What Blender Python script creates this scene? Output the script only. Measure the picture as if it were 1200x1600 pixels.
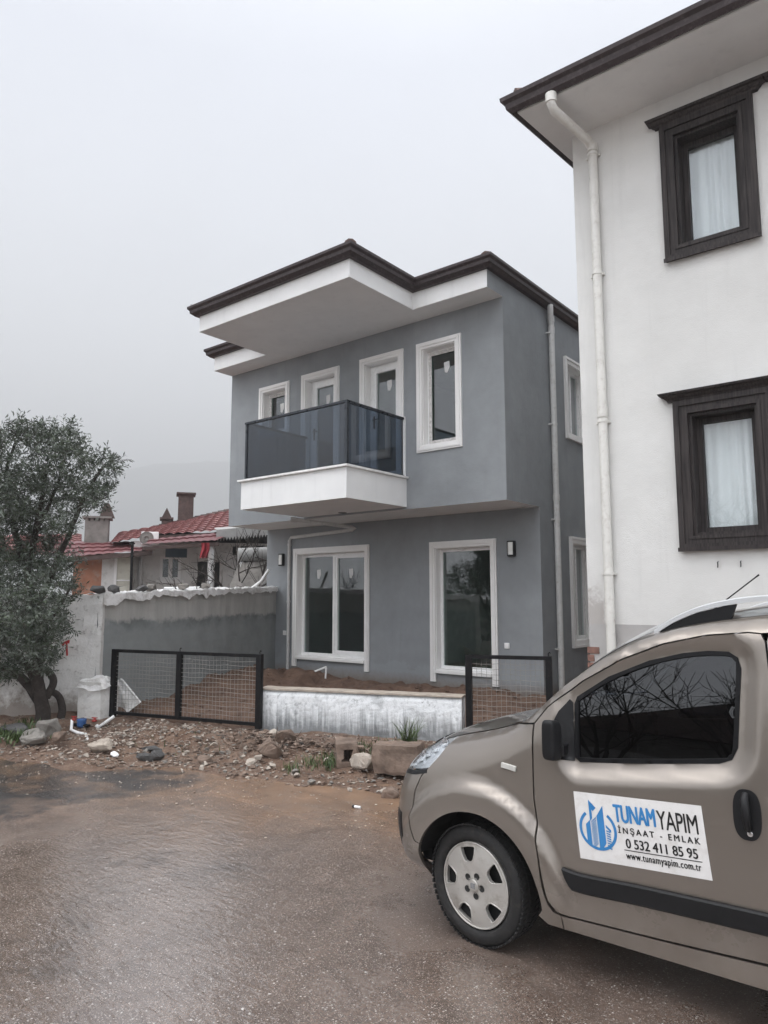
import bpy, bmesh, math, random
import numpy as np
from mathutils import Vector, Matrix, noise as mnoise
from mathutils.geometry import delaunay_2d_cdt

for o in list(bpy.data.objects): bpy.data.objects.remove(o)
sc = bpy.context.scene
COL = sc.collection
random.seed(7); rng = np.random.default_rng(7)

# ------------------------------------------------------------------ camera
FPX = 1128.3; YAW = math.radians(38.667); PIT = math.radians(6.8226); ROLL = math.radians(-.065); EYE = 1.73
fwd = Vector((-math.sin(YAW)*math.cos(PIT), math.cos(YAW)*math.cos(PIT), math.sin(PIT)))
rgt = Vector((math.cos(YAW), math.sin(YAW), 0)); upv = rgt.cross(fwd)
r2 = rgt*math.cos(ROLL) + upv*math.sin(ROLL); u2 = upv*math.cos(ROLL) - rgt*math.sin(ROLL)
cam = bpy.data.cameras.new('camera'); cam_o = bpy.data.objects.new('camera', cam); COL.objects.link(cam_o)
cam.sensor_fit = 'VERTICAL'; cam.sensor_height = 36; cam.lens = 36*FPX/1600; cam.clip_end = 4000; cam.clip_start = .05
cam_o.matrix_world = Matrix(((r2.x, u2.x, -fwd.x, 0), (r2.y, u2.y, -fwd.y, 0), (r2.z, u2.z, -fwd.z, EYE), (0, 0, 0, 1)))
sc.camera = cam_o
sc.cycles.volume_bounces = 0
sc.render.resolution_x = 768; sc.render.resolution_y = 1024

def ray(px, py):
    return r2*((px-600)/FPX) - u2*((py-800)/FPX) + fwd
EYEV = Vector((0, 0, EYE))
def at_x(px, py, x): d = ray(px, py); return EYEV + d*(x/d.x)
def at_y(px, py, y): d = ray(px, py); return EYEV + d*(y/d.y)
def at_z(px, py, z): d = ray(px, py); return EYEV + d*((z-EYE)/d.z)

# ------------------------------------------------------------------ light
sc.view_settings.view_transform = 'Standard'; sc.view_settings.look = 'None'
sc.view_settings.gamma = 1; sc.view_settings.exposure = 1.06
SUN_EL, SUN_AZ = math.radians(58), math.radians(200)      # azimuth measured clockwise from +Y
w = bpy.data.worlds.new('World'); sc.world = w; w.use_nodes = True
nt = w.node_tree; N = nt.nodes; L = nt.links; N.clear()
def wn(t, **k):
    n = N.new(t)
    for a, b in k.items(): setattr(n, a, b)
    return n
out = wn('ShaderNodeOutputWorld'); bg = wn('ShaderNodeBackground'); bg.inputs[1].default_value = .15
tc = wn('ShaderNodeTexCoord'); sep = wn('ShaderNodeSeparateXYZ'); L.new(tc.outputs['Generated'], sep.inputs[0])
ramp = wn('ShaderNodeValToRGB'); L.new(sep.outputs[2], ramp.inputs[0])
cr = ramp.color_ramp; cr.elements[0].position = 0.0; cr.elements[0].color = (.53, .535, .542, 1)
cr.elements[1].position = 1.0; cr.elements[1].color = (.98, .99, 1.0, 1)
for p, c in ((.10, (.54, .545, .552)), (.26, (.55, .56, .58)), (.42, (.465, .484, .525)), (.62, (.44, .462, .522))):
    e = cr.elements.new(p); e.color = (*c, 1)
nz = wn('ShaderNodeTexNoise'); nz.inputs['Scale'].default_value = 1.7; nz.inputs['Detail'].default_value = 4; nz.inputs['Roughness'].default_value = .45
L.new(tc.outputs['Generated'], nz.inputs['Vector'])
mr = wn('ShaderNodeMapRange'); mr.inputs[1].default_value = .3; mr.inputs[2].default_value = .7; mr.inputs[3].default_value = .88; mr.inputs[4].default_value = 1.10
L.new(nz.outputs['Fac'], mr.inputs[0])
# unseen sky behind the camera brightened to lift the house fronts
dot = wn('ShaderNodeVectorMath', operation='DOT_PRODUCT'); L.new(tc.outputs['Generated'], dot.inputs[0]); dot.inputs[1].default_value = (.35, -.80, .45)
mr2 = wn('ShaderNodeMapRange', interpolation_type='SMOOTHSTEP'); mr2.inputs[1].default_value = -.1; mr2.inputs[2].default_value = .95; mr2.inputs[3].default_value = 1.0; mr2.inputs[4].default_value = 3.0
L.new(dot.outputs['Value'], mr2.inputs[0])
mul = wn('ShaderNodeMath', operation='MULTIPLY'); L.new(mr.outputs[0], mul.inputs[0]); L.new(mr2.outputs[0], mul.inputs[1])
mul2 = wn('ShaderNodeMath', operation='MULTIPLY'); L.new(mul.outputs[0], mul2.inputs[0]); mul2.inputs[1].default_value = 8.7
vm = wn('ShaderNodeVectorMath', operation='SCALE'); L.new(ramp.outputs[0], vm.inputs[0]); L.new(mul2.outputs[0], vm.inputs['Scale'])
sky = wn('ShaderNodeTexSky', sky_type='NISHITA'); sky.sun_disc = False; sky.sun_elevation = SUN_EL; sky.sun_rotation = SUN_AZ
mx = wn('ShaderNodeMix', data_type='RGBA'); mx.inputs[0].default_value = .06
L.new(vm.outputs[0], mx.inputs[6]); L.new(sky.outputs[0], mx.inputs[7]); L.new(mx.outputs[2], bg.inputs[0]); L.new(bg.outputs[0], out.inputs[0])
sun = bpy.data.lights.new('sun', 'SUN'); sun.energy = 1.3; sun.angle = math.radians(50); sun.color = (1, .985, .96)
sun_o = bpy.data.objects.new('sun', sun); COL.objects.link(sun_o)
sd = Vector((math.sin(SUN_AZ)*math.cos(SUN_EL), math.cos(SUN_AZ)*math.cos(SUN_EL), math.sin(SUN_EL)))
sun_o.rotation_euler = sd.to_track_quat('Z', 'Y').to_euler()
sun_o.location = (0, -10, 20)

# ------------------------------------------------------------------ materials
def new_mat(name):
    m = bpy.data.materials.new(name); m.use_nodes = True
    return m, m.node_tree, m.node_tree.nodes['Principled BSDF']
def node(t, kind, **k):
    n = t.nodes.new(kind)
    for a, b in k.items(): setattr(n, a, b)
    return n
def noise_node(t, scale, detail=4, rough=.55, coord='Object', stretch=None, dist=0):
    c = node(t, 'ShaderNodeTexCoord'); n = node(t, 'ShaderNodeTexNoise')
    n.inputs['Scale'].default_value = scale; n.inputs['Detail'].default_value = detail; n.inputs['Roughness'].default_value = rough; n.inputs['Distortion'].default_value = dist
    src = c.outputs[coord]
    if stretch:
        mp = node(t, 'ShaderNodeMapping'); mp.inputs['Scale'].default_value = stretch; t.links.new(src, mp.inputs[0]); src = mp.outputs[0]
    t.links.new(src, n.inputs['Vector'])
    return n.outputs['Fac']
def mrange(t, src, a, b, c, d, smooth=False):
    n = node(t, 'ShaderNodeMapRange'); n.clamp = True
    if smooth: n.interpolation_type = 'SMOOTHSTEP'
    for i, v in enumerate((a, b, c, d)): n.inputs[i+1].default_value = v
    t.links.new(src, n.inputs[0]); return n.outputs[0]
def mixc(t, fac, a, b, blend='MIX'):
    n = node(t, 'ShaderNodeMix', data_type='RGBA'); n.blend_type = blend
    for idx, v in ((0, fac), (6, a), (7, b)):
        if isinstance(v, (int, float)): n.inputs[idx].default_value = v
        elif isinstance(v, (tuple, list)): n.inputs[idx].default_value = (*v[:3], 1)
        else: t.links.new(v, n.inputs[idx])
    return n.outputs[2]
def math_n(t, op, a, b=None):
    n = node(t, 'ShaderNodeMath', operation=op)
    for i, v in enumerate((a, b)):
        if v is None: continue
        if isinstance(v, (int, float)): n.inputs[i].default_value = v
        else: t.links.new(v, n.inputs[i])
    return n.outputs[0]
def bump(t, p, h, strength, dist=.01):
    b = node(t, 'ShaderNodeBump'); b.inputs['Strength'].default_value = strength; b.inputs['Distance'].default_value = dist
    t.links.new(h, b.inputs['Height']); t.links.new(b.outputs[0], p.inputs['Normal']); return b
def pos_z(t, axis=2):
    g = node(t, 'ShaderNodeNewGeometry'); s = node(t, 'ShaderNodeSeparateXYZ'); t.links.new(g.outputs['Position'], s.inputs[0]); return s.outputs[axis]

MATS = {}
def plain(name, col, rough=.5, metal=0, var=.12, vscale=6, bmp=0, bscale=120, spec=None, coat=0, dirt=None):
    m, t, p = new_mat(name)
    a = noise_node(t, vscale, 5, .6)
    f = mrange(t, a, .3, .7, 1-var, 1+var)
    hsv = node(t, 'ShaderNodeHueSaturation'); hsv.inputs['Color'].default_value = (*col, 1); t.links.new(f, hsv.inputs['Value'])
    c = hsv.outputs[0]
    if dirt:
        d = mrange(t, noise_node(t, vscale*2.3, 6, .65), .52, .72, 0, dirt[1]); c = mixc(t, d, c, dirt[0])
    t.links.new(c, p.inputs['Base Color'])
    p.inputs['Metallic'].default_value = metal
    t.links.new(mrange(t, noise_node(t, vscale*3, 4), .3, .7, max(.02, rough-.06), min(1, rough+.06)), p.inputs['Roughness'])
    if spec is not None: p.inputs['Specular IOR Level'].default_value = spec
    if coat: p.inputs['Coat Weight'].default_value = coat; p.inputs['Coat Roughness'].default_value = .04
    if bmp: bump(t, p, noise_node(t, bscale, 3, .6), bmp, .004)
    MATS[name] = m; return m
def stucco(name, col, col2, var=.07, bmp=.35, stain=None):
    """painted render: roller texture, cloudy tone, rain runs and touched-up patches"""
    m, t, p = new_mat(name)
    big = noise_node(t, .55, 4, .5); mid = noise_node(t, 3.2, 5, .6)
    c = mixc(t, mrange(t, big, .38, .62, 0, 1, True), col, col2)
    hsv = node(t, 'ShaderNodeHueSaturation'); t.links.new(c, hsv.inputs['Color']); t.links.new(mrange(t, mid, .3, .7, 1-var, 1+var), hsv.inputs['Value'])
    c = hsv.outputs[0]
    run = mrange(t, noise_node(t, 2.4, 5, .6, stretch=(3.2, 3.2, .22)), .56, .74, 0, .22)
    c = mixc(t, run, c, tuple(v*.72 for v in col))
    if stain:
        c = stain(t, c)
    t.links.new(c, p.inputs['Base Color']); p.inputs['Roughness'].default_value = .72; p.inputs['Specular IOR Level'].default_value = .3
    h = math_n(t, 'ADD', noise_node(t, 90, 4, .65), math_n(t, 'MULTIPLY', noise_node(t, 7, 3, .5), 1.6))
    bump(t, p, h, bmp, .006); MATS[name] = m; return m
def glass(name, tint, refl=1.0, rough=.01, ior=1.5, sheet=False):
    m = bpy.data.materials.new(name); m.use_nodes = True; t = m.node_tree; t.nodes.clear()
    o = node(t, 'ShaderNodeOutputMaterial'); tr = node(t, 'ShaderNodeBsdfTransparent'); tr.inputs[0].default_value = (*tint, 1)
    gl = node(t, 'ShaderNodeBsdfGlossy'); gl.inputs['Roughness'].default_value = rough; gl.inputs[0].default_value = (.95, .97, 1, 1)
    fr = node(t, 'ShaderNodeFresnel'); fr.inputs[0].default_value = ior
    # slow waviness of the float glass
    b = node(t, 'ShaderNodeBump'); b.inputs['Strength'].default_value = .06; b.inputs['Distance'].default_value = .01
    t.links.new(noise_node(t, 1.6, 2), b.inputs['Height']); t.links.new(b.outputs[0], gl.inputs['Normal'])
    mix = node(t, 'ShaderNodeMixShader'); f0 = math_n(t, 'MULTIPLY', fr.outputs[0], refl)
    if not sheet:       # solid panes: light leaving the far face of the slab is not reflected a second time
        g = node(t, 'ShaderNodeNewGeometry'); f0 = math_n(t, 'MULTIPLY', f0, math_n(t, 'SUBTRACT', 1.0, g.outputs['Backfacing']))
    t.links.new(f0, mix.inputs[0])
    t.links.new(tr.outputs[0], mix.inputs[1]); t.links.new(gl.outputs[0], mix.inputs[2]); t.links.new(mix.outputs[0], o.inputs[0])
    MATS[name] = m; return m

# ------------------------------------------------------------------ mesh builder and object helpers
ORG = {}
class MB:
    def __init__(s): s.v = []; s.f = []; s.sm = []
    def add(s, vs, fs, smooth=False):
        n = len(s.v); s.v += [tuple(v) for v in vs]
        for f in fs: s.f.append(tuple(i+n for i in f)); s.sm.append(smooth)
        return s
    def box(s, x0, x1, y0, y1, z0, z1):
        x0, x1 = sorted((x0, x1)); y0, y1 = sorted((y0, y1)); z0, z1 = sorted((z0, z1))
        return s.add([(x0,y0,z0),(x1,y0,z0),(x1,y1,z0),(x0,y1,z0),(x0,y0,z1),(x1,y0,z1),(x1,y1,z1),(x0,y1,z1)],
              [(0,3,2,1),(4,5,6,7),(0,1,5,4),(1,2,6,5),(2,3,7,6),(3,0,4,7)])
    def obox(s, c, ax, ay, az, hx, hy, hz):
        c, ax, ay, az = Vector(c), Vector(ax).normalized(), Vector(ay).normalized(), Vector(az).normalized()
        vs = [c+ax*hx*i+ay*hy*j+az*hz*k for k in (-1, 1) for i, j in ((-1,-1),(1,-1),(1,1),(-1,1))]
        return s.add(vs, [(0,3,2,1),(4,5,6,7),(0,1,5,4),(1,2,6,5),(2,3,7,6),(3,0,4,7)])
    def quad(s, *vs): return s.add(vs, [tuple(range(len(vs)))])
    def prism(s, poly, z0, z1):
        n = len(poly); vs = [(x, y, z0) for x, y in poly]+[(x, y, z1) for x, y in poly]
        return s.add(vs, [tuple(range(n-1, -1, -1)), tuple(range(n, 2*n))]+[(i, (i+1) % n, (i+1) % n+n, i+n) for i in range(n)])
    def extrude(s, pts, vec):
        n = len(pts); v = Vector(vec); vs = [Vector(p) for p in pts]+[Vector(p)+v for p in pts]
        return s.add(vs, [tuple(range(n-1, -1, -1)), tuple(range(n, 2*n))]+[(i, (i+1) % n, (i+1) % n+n, i+n) for i in range(n)])
    def tube(s, path, r, n=10, caps=True, smooth=True):
        P = [Vector(p) for p in path]; R = r if isinstance(r, (list, tuple)) else [r]*len(P)
        prev = None; base = len(s.v); vs = []
        for i, p in enumerate(P):
            d = (P[min(i+1, len(P)-1)]-P[max(i-1, 0)]).normalized()
            if prev is None:
                a = d.cross(Vector((0, 0, 1)) if abs(d.z) < .9 else Vector((1, 0, 0))).normalized()
            else: a = (prev-d*prev.dot(d)).normalized()
            b = d.cross(a); prev = a
            for k in range(n):
                an = 2*math.pi*k/n; vs.append(p+(a*math.cos(an)+b*math.sin(an))*R[i])
        fs = [(i*n+k, i*n+(k+1) % n, (i+1)*n+(k+1) % n, (i+1)*n+k) for i in range(len(P)-1) for k in range(n)]
        s.add(vs, fs, smooth)
        if caps: s.add(vs[:n], [tuple(range(n-1, -1, -1))]); s.add(vs[-n:], [tuple(range(n))])
        return s
    def lathe(s, c, axis, prof, n=48, smooth=True):
        """prof: (along axis, radius)"""
        c = Vector(c); d = Vector(axis).normalized(); a = d.cross(Vector((0, 0, 1)) if abs(d.z) < .9 else Vector((1, 0, 0))).normalized(); b = d.cross(a)
        vs = [c+d*h+(a*math.cos(2*math.pi*k/n)+b*math.sin(2*math.pi*k/n))*r for h, r in prof for k in range(n)]
        fs = [(i*n+k, i*n+(k+1) % n, (i+1)*n+(k+1) % n, (i+1)*n+k) for i in range(len(prof)-1) for k in range(n)]
        return s.add(vs, fs, smooth)
    def sweep(s, path, prof, closed=False):
        """path: xy points; prof: (outward offset, z), outward = right of travel"""
        P = [Vector(p).to_2d() for p in path]; n = len(P); rings = []
        for i in range(n):
            d0 = (P[i]-P[i-1]).normalized() if (i > 0 or closed) else None
            d1 = (P[(i+1) % n]-P[i]).normalized() if (i < n-1 or closed) else None
            d0 = d0 or d1; d1 = d1 or d0
            n0 = Vector((d0.y, -d0.x)); n1 = Vector((d1.y, -d1.x)); m = (n0+n1); m = m/(m.dot(n0) or 1)
            rings.append([(P[i].x+m.x*o, P[i].y+m.y*o, z) for o, z in prof])
        k = len(prof); vs = [v for r in rings for v in r]; fs = []
        for i in range(n if closed else n-1):
            j = (i+1) % n
            fs += [(i*k+q, j*k+q, j*k+(q+1) % k, i*k+(q+1) % k) for q in range(k)]
        s.add(vs, fs)
        if not closed: s.add(rings[0], [tuple(range(k))]); s.add(rings[-1], [tuple(range(k-1, -1, -1))])
        return s
    def build(s, name, mat, parent=None, smooth=None, bevel=0, org=None):
        o0 = ORG[parent.name] if parent else Vector(org or (0, 0, 0))
        me = bpy.data.meshes.new(name); me.from_pydata([(v[0]-o0[0], v[1]-o0[1], v[2]-o0[2]) for v in s.v], [], s.f)
        sm = s.sm if smooth is None else [smooth]*len(s.f)
        me.polygons.foreach_set('use_smooth', sm)
        bm = bmesh.new(); bm.from_mesh(me); bmesh.ops.recalc_face_normals(bm, faces=bm.faces)
        if bevel:
            bmesh.ops.remove_doubles(bm, verts=bm.verts, dist=1e-5)
            bmesh.ops.bevel(bm, geom=[e for e in bm.edges if len(e.link_faces) == 2 and e.calc_face_angle(0) > .5], offset=bevel, segments=2, profile=.6, affect='EDGES')
        bm.to_mesh(me); bm.free()
        me.materials.append(MATS[mat] if isinstance(mat, str) else mat)
        ob = bpy.data.objects.new(name, me); COL.objects.link(ob)
        if parent: ob.parent = parent; ORG[ob.name] = o0
        else: ob.location = o0; ORG[ob.name] = o0
        return ob
def thing(name, loc, label, cat, group=None):
    o = bpy.data.objects.new(name, None); o.empty_display_size = .2; COL.objects.link(o); o.location = loc
    o['label'] = label; o['category'] = cat
    if group: o['group'] = group
    ORG[o.name] = Vector(loc); return o
def tag(o, label=None, cat=None, group=None, kind=None):
    if label: o['label'] = label
    if cat: o['category'] = cat
    if group: o['group'] = group
    if kind: o['kind'] = kind
    return o
def wall_xz(mb, x0, x1, z0, z1, y, holes, depth):
    """wall face in the plane y, openings with reveals going back by depth; holes (x0,x1,z0,z1)"""
    xs = sorted({x0, x1, *[h[0] for h in holes], *[h[1] for h in holes]}); zs = sorted({z0, z1, *[h[2] for h in holes], *[h[3] for h in holes]})
    for a, b in zip(xs, xs[1:]):
        for c, d in zip(zs, zs[1:]):
            if any(h[0] <= a and b <= h[1] and h[2] <= c and d <= h[3] for h in holes): continue
            mb.quad((a, y, c), (b, y, c), (b, y, d), (a, y, d))
    for a, b, c, d in holes:
        e = y+depth
        mb.quad((a, y, c), (a, e, c), (a, e, d), (a, y, d)); mb.quad((b, y, c), (b, e, c), (b, e, d), (b, y, d))
        mb.quad((a, y, d), (b, y, d), (b, e, d), (a, e, d)); mb.quad((a, y, c), (b, y, c), (b, e, c), (a, e, c))
def wall_yz(mb, y0, y1, z0, z1, x, holes, depth):
    t = MB(); wall_xz(t, y0, y1, z0, z1, 0, holes, depth)
    mb.add([(x-v[1], v[0], v[2]) for v in t.v], t.f)
def frame_xz(mb, x0, x1, z0, z1, y0, y1, wd, bottom=None):
    """rectangular frame, butt jointed"""
    bt = wd if bottom is None else bottom
    mb.box(x0, x0+wd, y0, y1, z0, z1); mb.box(x1-wd, x1, y0, y1, z0, z1)
    mb.box(x0+wd, x1-wd, y0, y1, z1-wd, z1)
    if bt: mb.box(x0+wd, x1-wd, y0, y1, z0, z0+bt)
def rock_mesh(seed, n=16, sx=1, sy=1, sz=1, sub=True):
    r = random.Random(seed); bm = bmesh.new()
    for _ in range(n):
        v = Vector((r.gauss(0, 1), r.gauss(0, 1), r.gauss(0, 1))).normalized()*r.uniform(.8, 1.0)
        bm.verts.new((v.x*sx, v.y*sy, v.z*sz))
    h = bmesh.ops.convex_hull(bm, input=bm.verts)
    bmesh.ops.delete(bm, geom=[v for v in bm.verts if not v.link_faces], context='VERTS')
    if sub:
        bmesh.ops.bevel(bm, geom=list(bm.edges), offset=.07*min(sx, sy, sz), segments=1, affect='EDGES')
        bmesh.ops.triangulate(bm, faces=bm.faces)
        bmesh.ops.subdivide_edges(bm, edges=list(bm.edges), cuts=2)
        for v in bm.verts:
            q = mnoise.noise_vector(v.co*(2.2/max(sx, sy, sz))+Vector((seed, 0, 0)))
            v.co += q*.12*min(sx, sy, sz)+mnoise.noise_vector(v.co*(7/max(sx, sy, sz))+Vector((seed, 3, 0)))*.055*min(sx, sy, sz)
    bm.verts.index_update(); vs = [v.co.copy() for v in bm.verts]; fs = [tuple(v.index for v in f.verts) for f in bm.faces]; bm.free()
    return vs, fs
def rock(name, loc, size, seed, mat, label, group=None, rot=0, cat='stone', tilt=0):
    vs, fs = rock_mesh(seed, 15, *size); R = Matrix.Rotation(rot, 3, 'Z') @ Matrix.Rotation(tilt, 3, 'X')
    vs = [R@v+Vector(loc) for v in vs]
    mb = MB().add(vs, fs, False); o = mb.build(name, mat, org=loc); tag(o, label, cat, group); return o

# ------------------------------------------------------------------ material list
WALLG = (.246, .260, .271)
def peel(t, c):
    # repaired, lighter patches low on the wall (between the openings) with ragged edges
    g = node(t, 'ShaderNodeNewGeometry'); s = node(t, 'ShaderNodeSeparateXYZ'); t.links.new(g.outputs['Position'], s.inputs[0])
    n = noise_node(t, 2.2, 6, .65)
    zz = math_n(t, 'ADD', s.outputs[2], math_n(t, 'MULTIPLY', n, -1.1))
    low = mrange(t, zz, .02, .07, 1, 0)
    c = mixc(t, math_n(t, 'MULTIPLY', low, .5), c, (.30, .32, .335))
    mud = mrange(t, math_n(t, 'ADD', s.outputs[2], math_n(t, 'MULTIPLY', noise_node(t, 9, 5, .7), -.22)), .14, .34, .75, 0)
    return mixc(t, mud, c, (.17, .13, .10))
stucco('grey_paint', WALLG, tuple(v*1.14 for v in WALLG), .075, .45, peel)
def plinth_mask(t, c):
    g = node(t, 'ShaderNodeNewGeometry'); s = node(t, 'ShaderNodeSeparateXYZ'); t.links.new(g.outputs['Position'], s.inputs[0])
    n = noise_node(t, 5, 6, .7)
    # bare, weathered corner at the foot of the wall: worn render shows through
    xx = math_n(t, 'ADD', s.outputs[0], math_n(t, 'MULTIPLY', n, -.55)); zz = math_n(t, 'ADD', s.outputs[2], math_n(t, 'MULTIPLY', n, .9))
    f = math_n(t, 'MULTIPLY', mrange(t, xx, -3.40, -3.32, 1, 0), mrange(t, zz, 2.15, 2.3, 1, 0))
    return mixc(t, math_n(t, 'MULTIPLY', f, .75), c, (.36, .33, .31))
stucco('white_paint', (.645, .64, .62), (.70, .695, .675), .03, .5, plinth_mask)
stucco('plinth_grey', (.40, .385, .375), (.46, .45, .44), .08, .5)
stucco('fascia_white', (.76, .76, .755), (.81, .81, .80), .03, .2)
stucco('soffit_shade_tone', (.72, .72, .71), (.76, .76, .75), .03, .12)  # white soffit paint with the underside shade put into its colour
plain('trim_white', (.80, .79, .775), .45, var=.03, vscale=2.5)
plain('pvc_white', (.82, .82, .81), .3, var=.03)
plain('pipe_grey', (.58, .58, .57), .42, var=.06, dirt=((.34, .31, .28), .5))
plain('pipe_cream', (.70, .69, .65), .42, var=.05, dirt=((.40, .36, .32), .4))
plain('gutter_brown', (.042, .031, .032), .42, spec=.25, var=.15, vscale=9, dirt=((.13, .11, .11), .5))
plain('tile_brown', (.115, .065, .052), .6, var=.25, vscale=14, bmp=.3)
plain('black_metal', (.007, .007, .008), .5, var=.2, spec=.2, dirt=((.05, .038, .030), .35))
plain('wire', (.30, .29, .27), .5, metal=.5, var=.2)
plain('alu_dark', (.035, .04, .048), .3, metal=.4)
plain('marble', (.78, .77, .755), .3, var=.12, vscale=10)
plain('interior', (.58, .60, .57), .8)
plain('interior_floor', (.30, .27, .24), .6)
plain('black_plastic', (.008, .008, .009), .45, spec=.3, var=.15, vscale=20, bmp=.12, bscale=400)
plain('lens_white', (.80, .80, .77), .25)
plain('paper', (.62, .63, .62), .7)
plain('tape', (.60, .58, .56), .6, var=.3, vscale=30, dirt=((.03, .04, .05), .9))
glass('window_glass', (.93, .95, .95), 2.2)
glass('rail_glass', (.36, .41, .47), 1.5)
glass('house_pane', (.68, .78, .74), 3.0)
glass('old_pane', (.5, .52, .52), 1.0); glass('van_glass', (.035, .045, .06), 1.6, sheet=True)
def wood_dark():
    m, t, p = new_mat('wood_dark')
    g = noise_node(t, 1, 5, .6, stretch=(60, 60, 2.2)); g2 = noise_node(t, 3, 4)
    c = mixc(t, mrange(t, g, .35, .65, 0, 1), (.017, .0145, .015), (.056, .047, .045)); c = mixc(t, mrange(t, g2, .5, .75, 0, .4), c, (.07, .060, .058))
    t.links.new(c, p.inputs['Base Color']); p.inputs['Roughness'].default_value = .55; p.inputs['Specular IOR Level'].default_value = .2; bump(t, p, g, .35, .003); MATS['wood_dark'] = m
wood_dark()
def curtain():
    m, t, p = new_mat('curtain'); p.inputs['Base Color'].default_value = (.86, .87, .88, 1); p.inputs['Roughness'].default_value = .9
    MATS['curtain'] = m
curtain()

# ------------------------------------------------------------------ terrain
EDGE = [(-40, -30), (-13.5, .3), (-10, 2.75), (-8.2, 3.72), (-7.2, 4.2), (-6.4, 4.52), (-5.3, 4.85), (-4.06, 5.15), (-2, 5.75), (4, 7.1), (40, 15)]
WALL = [(-45, -34), (-14.5, 1.3), (-11.0, 3.75), (-9.4, 5.2), (-6.79, 6.04), (-4.45, 6.93), (-3.2, 7.4), (4, 8.6), (40, 16.5)]
def line_y(P, x):
    return np.interp(x, [p[0] for p in P], [p[1] for p in P])
def vnoise(x, y, s, seed=0, oct=3):
    return mnoise.fractal(Vector((x*s+seed*17.3, y*s-seed*5.1, seed*3.7)), 1.0, 2.1, oct)
def smooth01(t): t = max(0., min(1., t)); return t*t*(3-2*t)
def ground_h(x, y):
    e = float(line_y(EDGE, x)); q = float(line_y(WALL, x))
    n1 = vnoise(x, y, .9, 1); n2 = vnoise(x, y, 3.2, 2); n3 = vnoise(x, y, 9, 3)
    d = (y-e)+.30*n1+.10*n2
    if d < -.12: return -.05
    t = d/max(.4, (q-e))
    z = -.05+.055*smooth01((d+.12)/.2)+.145*smooth01(t*1.05)
    amp = smooth01(d/.5)
    z += amp*(.030*n1+.022*n2+.012*n3)
    inside = smooth01((y-q)/.5)
    z += inside*(.045+.05*n2+.02*n1)
    # loose soil heaped against the house front and beside the garden wall
    if y > q:
        m = math.exp(-((y-9.75)/.55)**2)*smooth01((x+11.6)/.6)*smooth01((-4.6-x)/.5); z += m*(.10+.06*n1+.05*n2)
        if x > -4.9: z -= .02
        m2 = math.exp(-((x+10.3)/.8)**2-((y-8.6)/1.2)**2); z += .20*m2*(1+.5*n2)
    # spoil heap in front of the gate
    hx = math.exp(-((x+7.55)/.9)**2-((y-5.35)/.35)**2); z += .075*hx*(1+.8*n2)
    h2 = math.exp(-((x+6.5)/.5)**2-((y-5.5)/.28)**2); z += .07*h2
    return z
def dirt_material():
    m, t, p = new_mat('dirt')
    big = noise_node(t, .9, 6, .65); mid = noise_node(t, 7, 6, .7); fine = noise_node(t, 45, 5, .7)
    c = mixc(t, mrange(t, big, .35, .65, 0, 1), (.105, .058, .038), (.175, .108, .072))
    c = mixc(t, mrange(t, mid, .45, .7, 0, .8), c, (.26, .178, .128)); c = mixc(t, mrange(t, fine, .5, .75, 0, .55), c, (.055, .038, .030))
    vo = node(t, 'ShaderNodeTexVoronoi'); vo.inputs['Scale'].default_value = 38; tcn = node(t, 'ShaderNodeTexCoord'); t.links.new(tcn.outputs['Object'], vo.inputs['Vector'])
    chip = mrange(t, vo.outputs['Distance'], .16, .26, 1, 0); sel = mrange(t, vo.outputs['Color'], .62, .68, 0, 1)
    c = mixc(t, math_n(t, 'MULTIPLY', chip, sel), c, (.36, .33, .29))
    t.links.new(c, p.inputs['Base Color'])
    t.links.new(mrange(t, noise_node(t, 1.6, 4), .4, .62, .35, .9), p.inputs['Roughness'])
    h = math_n(t, 'ADD', math_n(t, 'MULTIPLY', mid, 1.5), fine); bump(t, p, h, .8, .03); MATS['dirt'] = m
dirt_material()
def soil_material():
    m, t, p = new_mat('soil')
    mid = noise_node(t, 6, 6, .7); fine = noise_node(t, 40, 5, .7)
    c = mixc(t, mrange(t, mid, .35, .65, 0, 1), (.095, .053, .036), (.165, .100, .068)); c = mixc(t, mrange(t, fine, .55, .75, 0, .6), c, (.17, .12, .09))
    t.links.new(c, p.inputs['Base Color']); p.inputs['Roughness'].default_value = .85
    bump(t, p, math_n(t, 'ADD', math_n(t, 'MULTIPLY', mid, 1.5), fine), .9, .03); MATS['soil'] = m
soil_material()
def grid_sheet(name, mat, xs, ys, hf):
    nx, ny = len(xs), len(ys); vs = [(x, y, hf(x, y)) for y in ys for x in xs]
    fs = [(j*nx+i, j*nx+i+1, (j+1)*nx+i+1, (j+1)*nx+i) for j in range(ny-1) for i in range(nx-1)]
    return MB().add(vs, fs, True).build(name, mat)
def drop(x, y, z=0): return Vector((x, y, ground_h(x, y)+z))
# wide ground sheet to the horizon, lowered where the road, verge and yard lie on it
big = MB()
xs = [-2800, -1200, -400, -200, -100, -60, -40, -26, -16, -8, 0, 10, 20, 40, 80, 600]; ys = [-780, -80, -50, -30, -16, -8, 0, 8, 16, 26, 40, 80, 140, 400, 1000, 2300]
vs = [(x, y, -.12) for y in ys for x in xs]; n = len(xs)
big.add(vs, [(j*n+i, j*n+i+1, (j+1)*n+i+1, (j+1)*n+i) for j in range(n-1) for i in range(n-1)])
tag(big.build('ground', 'soil'), kind='structure')
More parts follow.
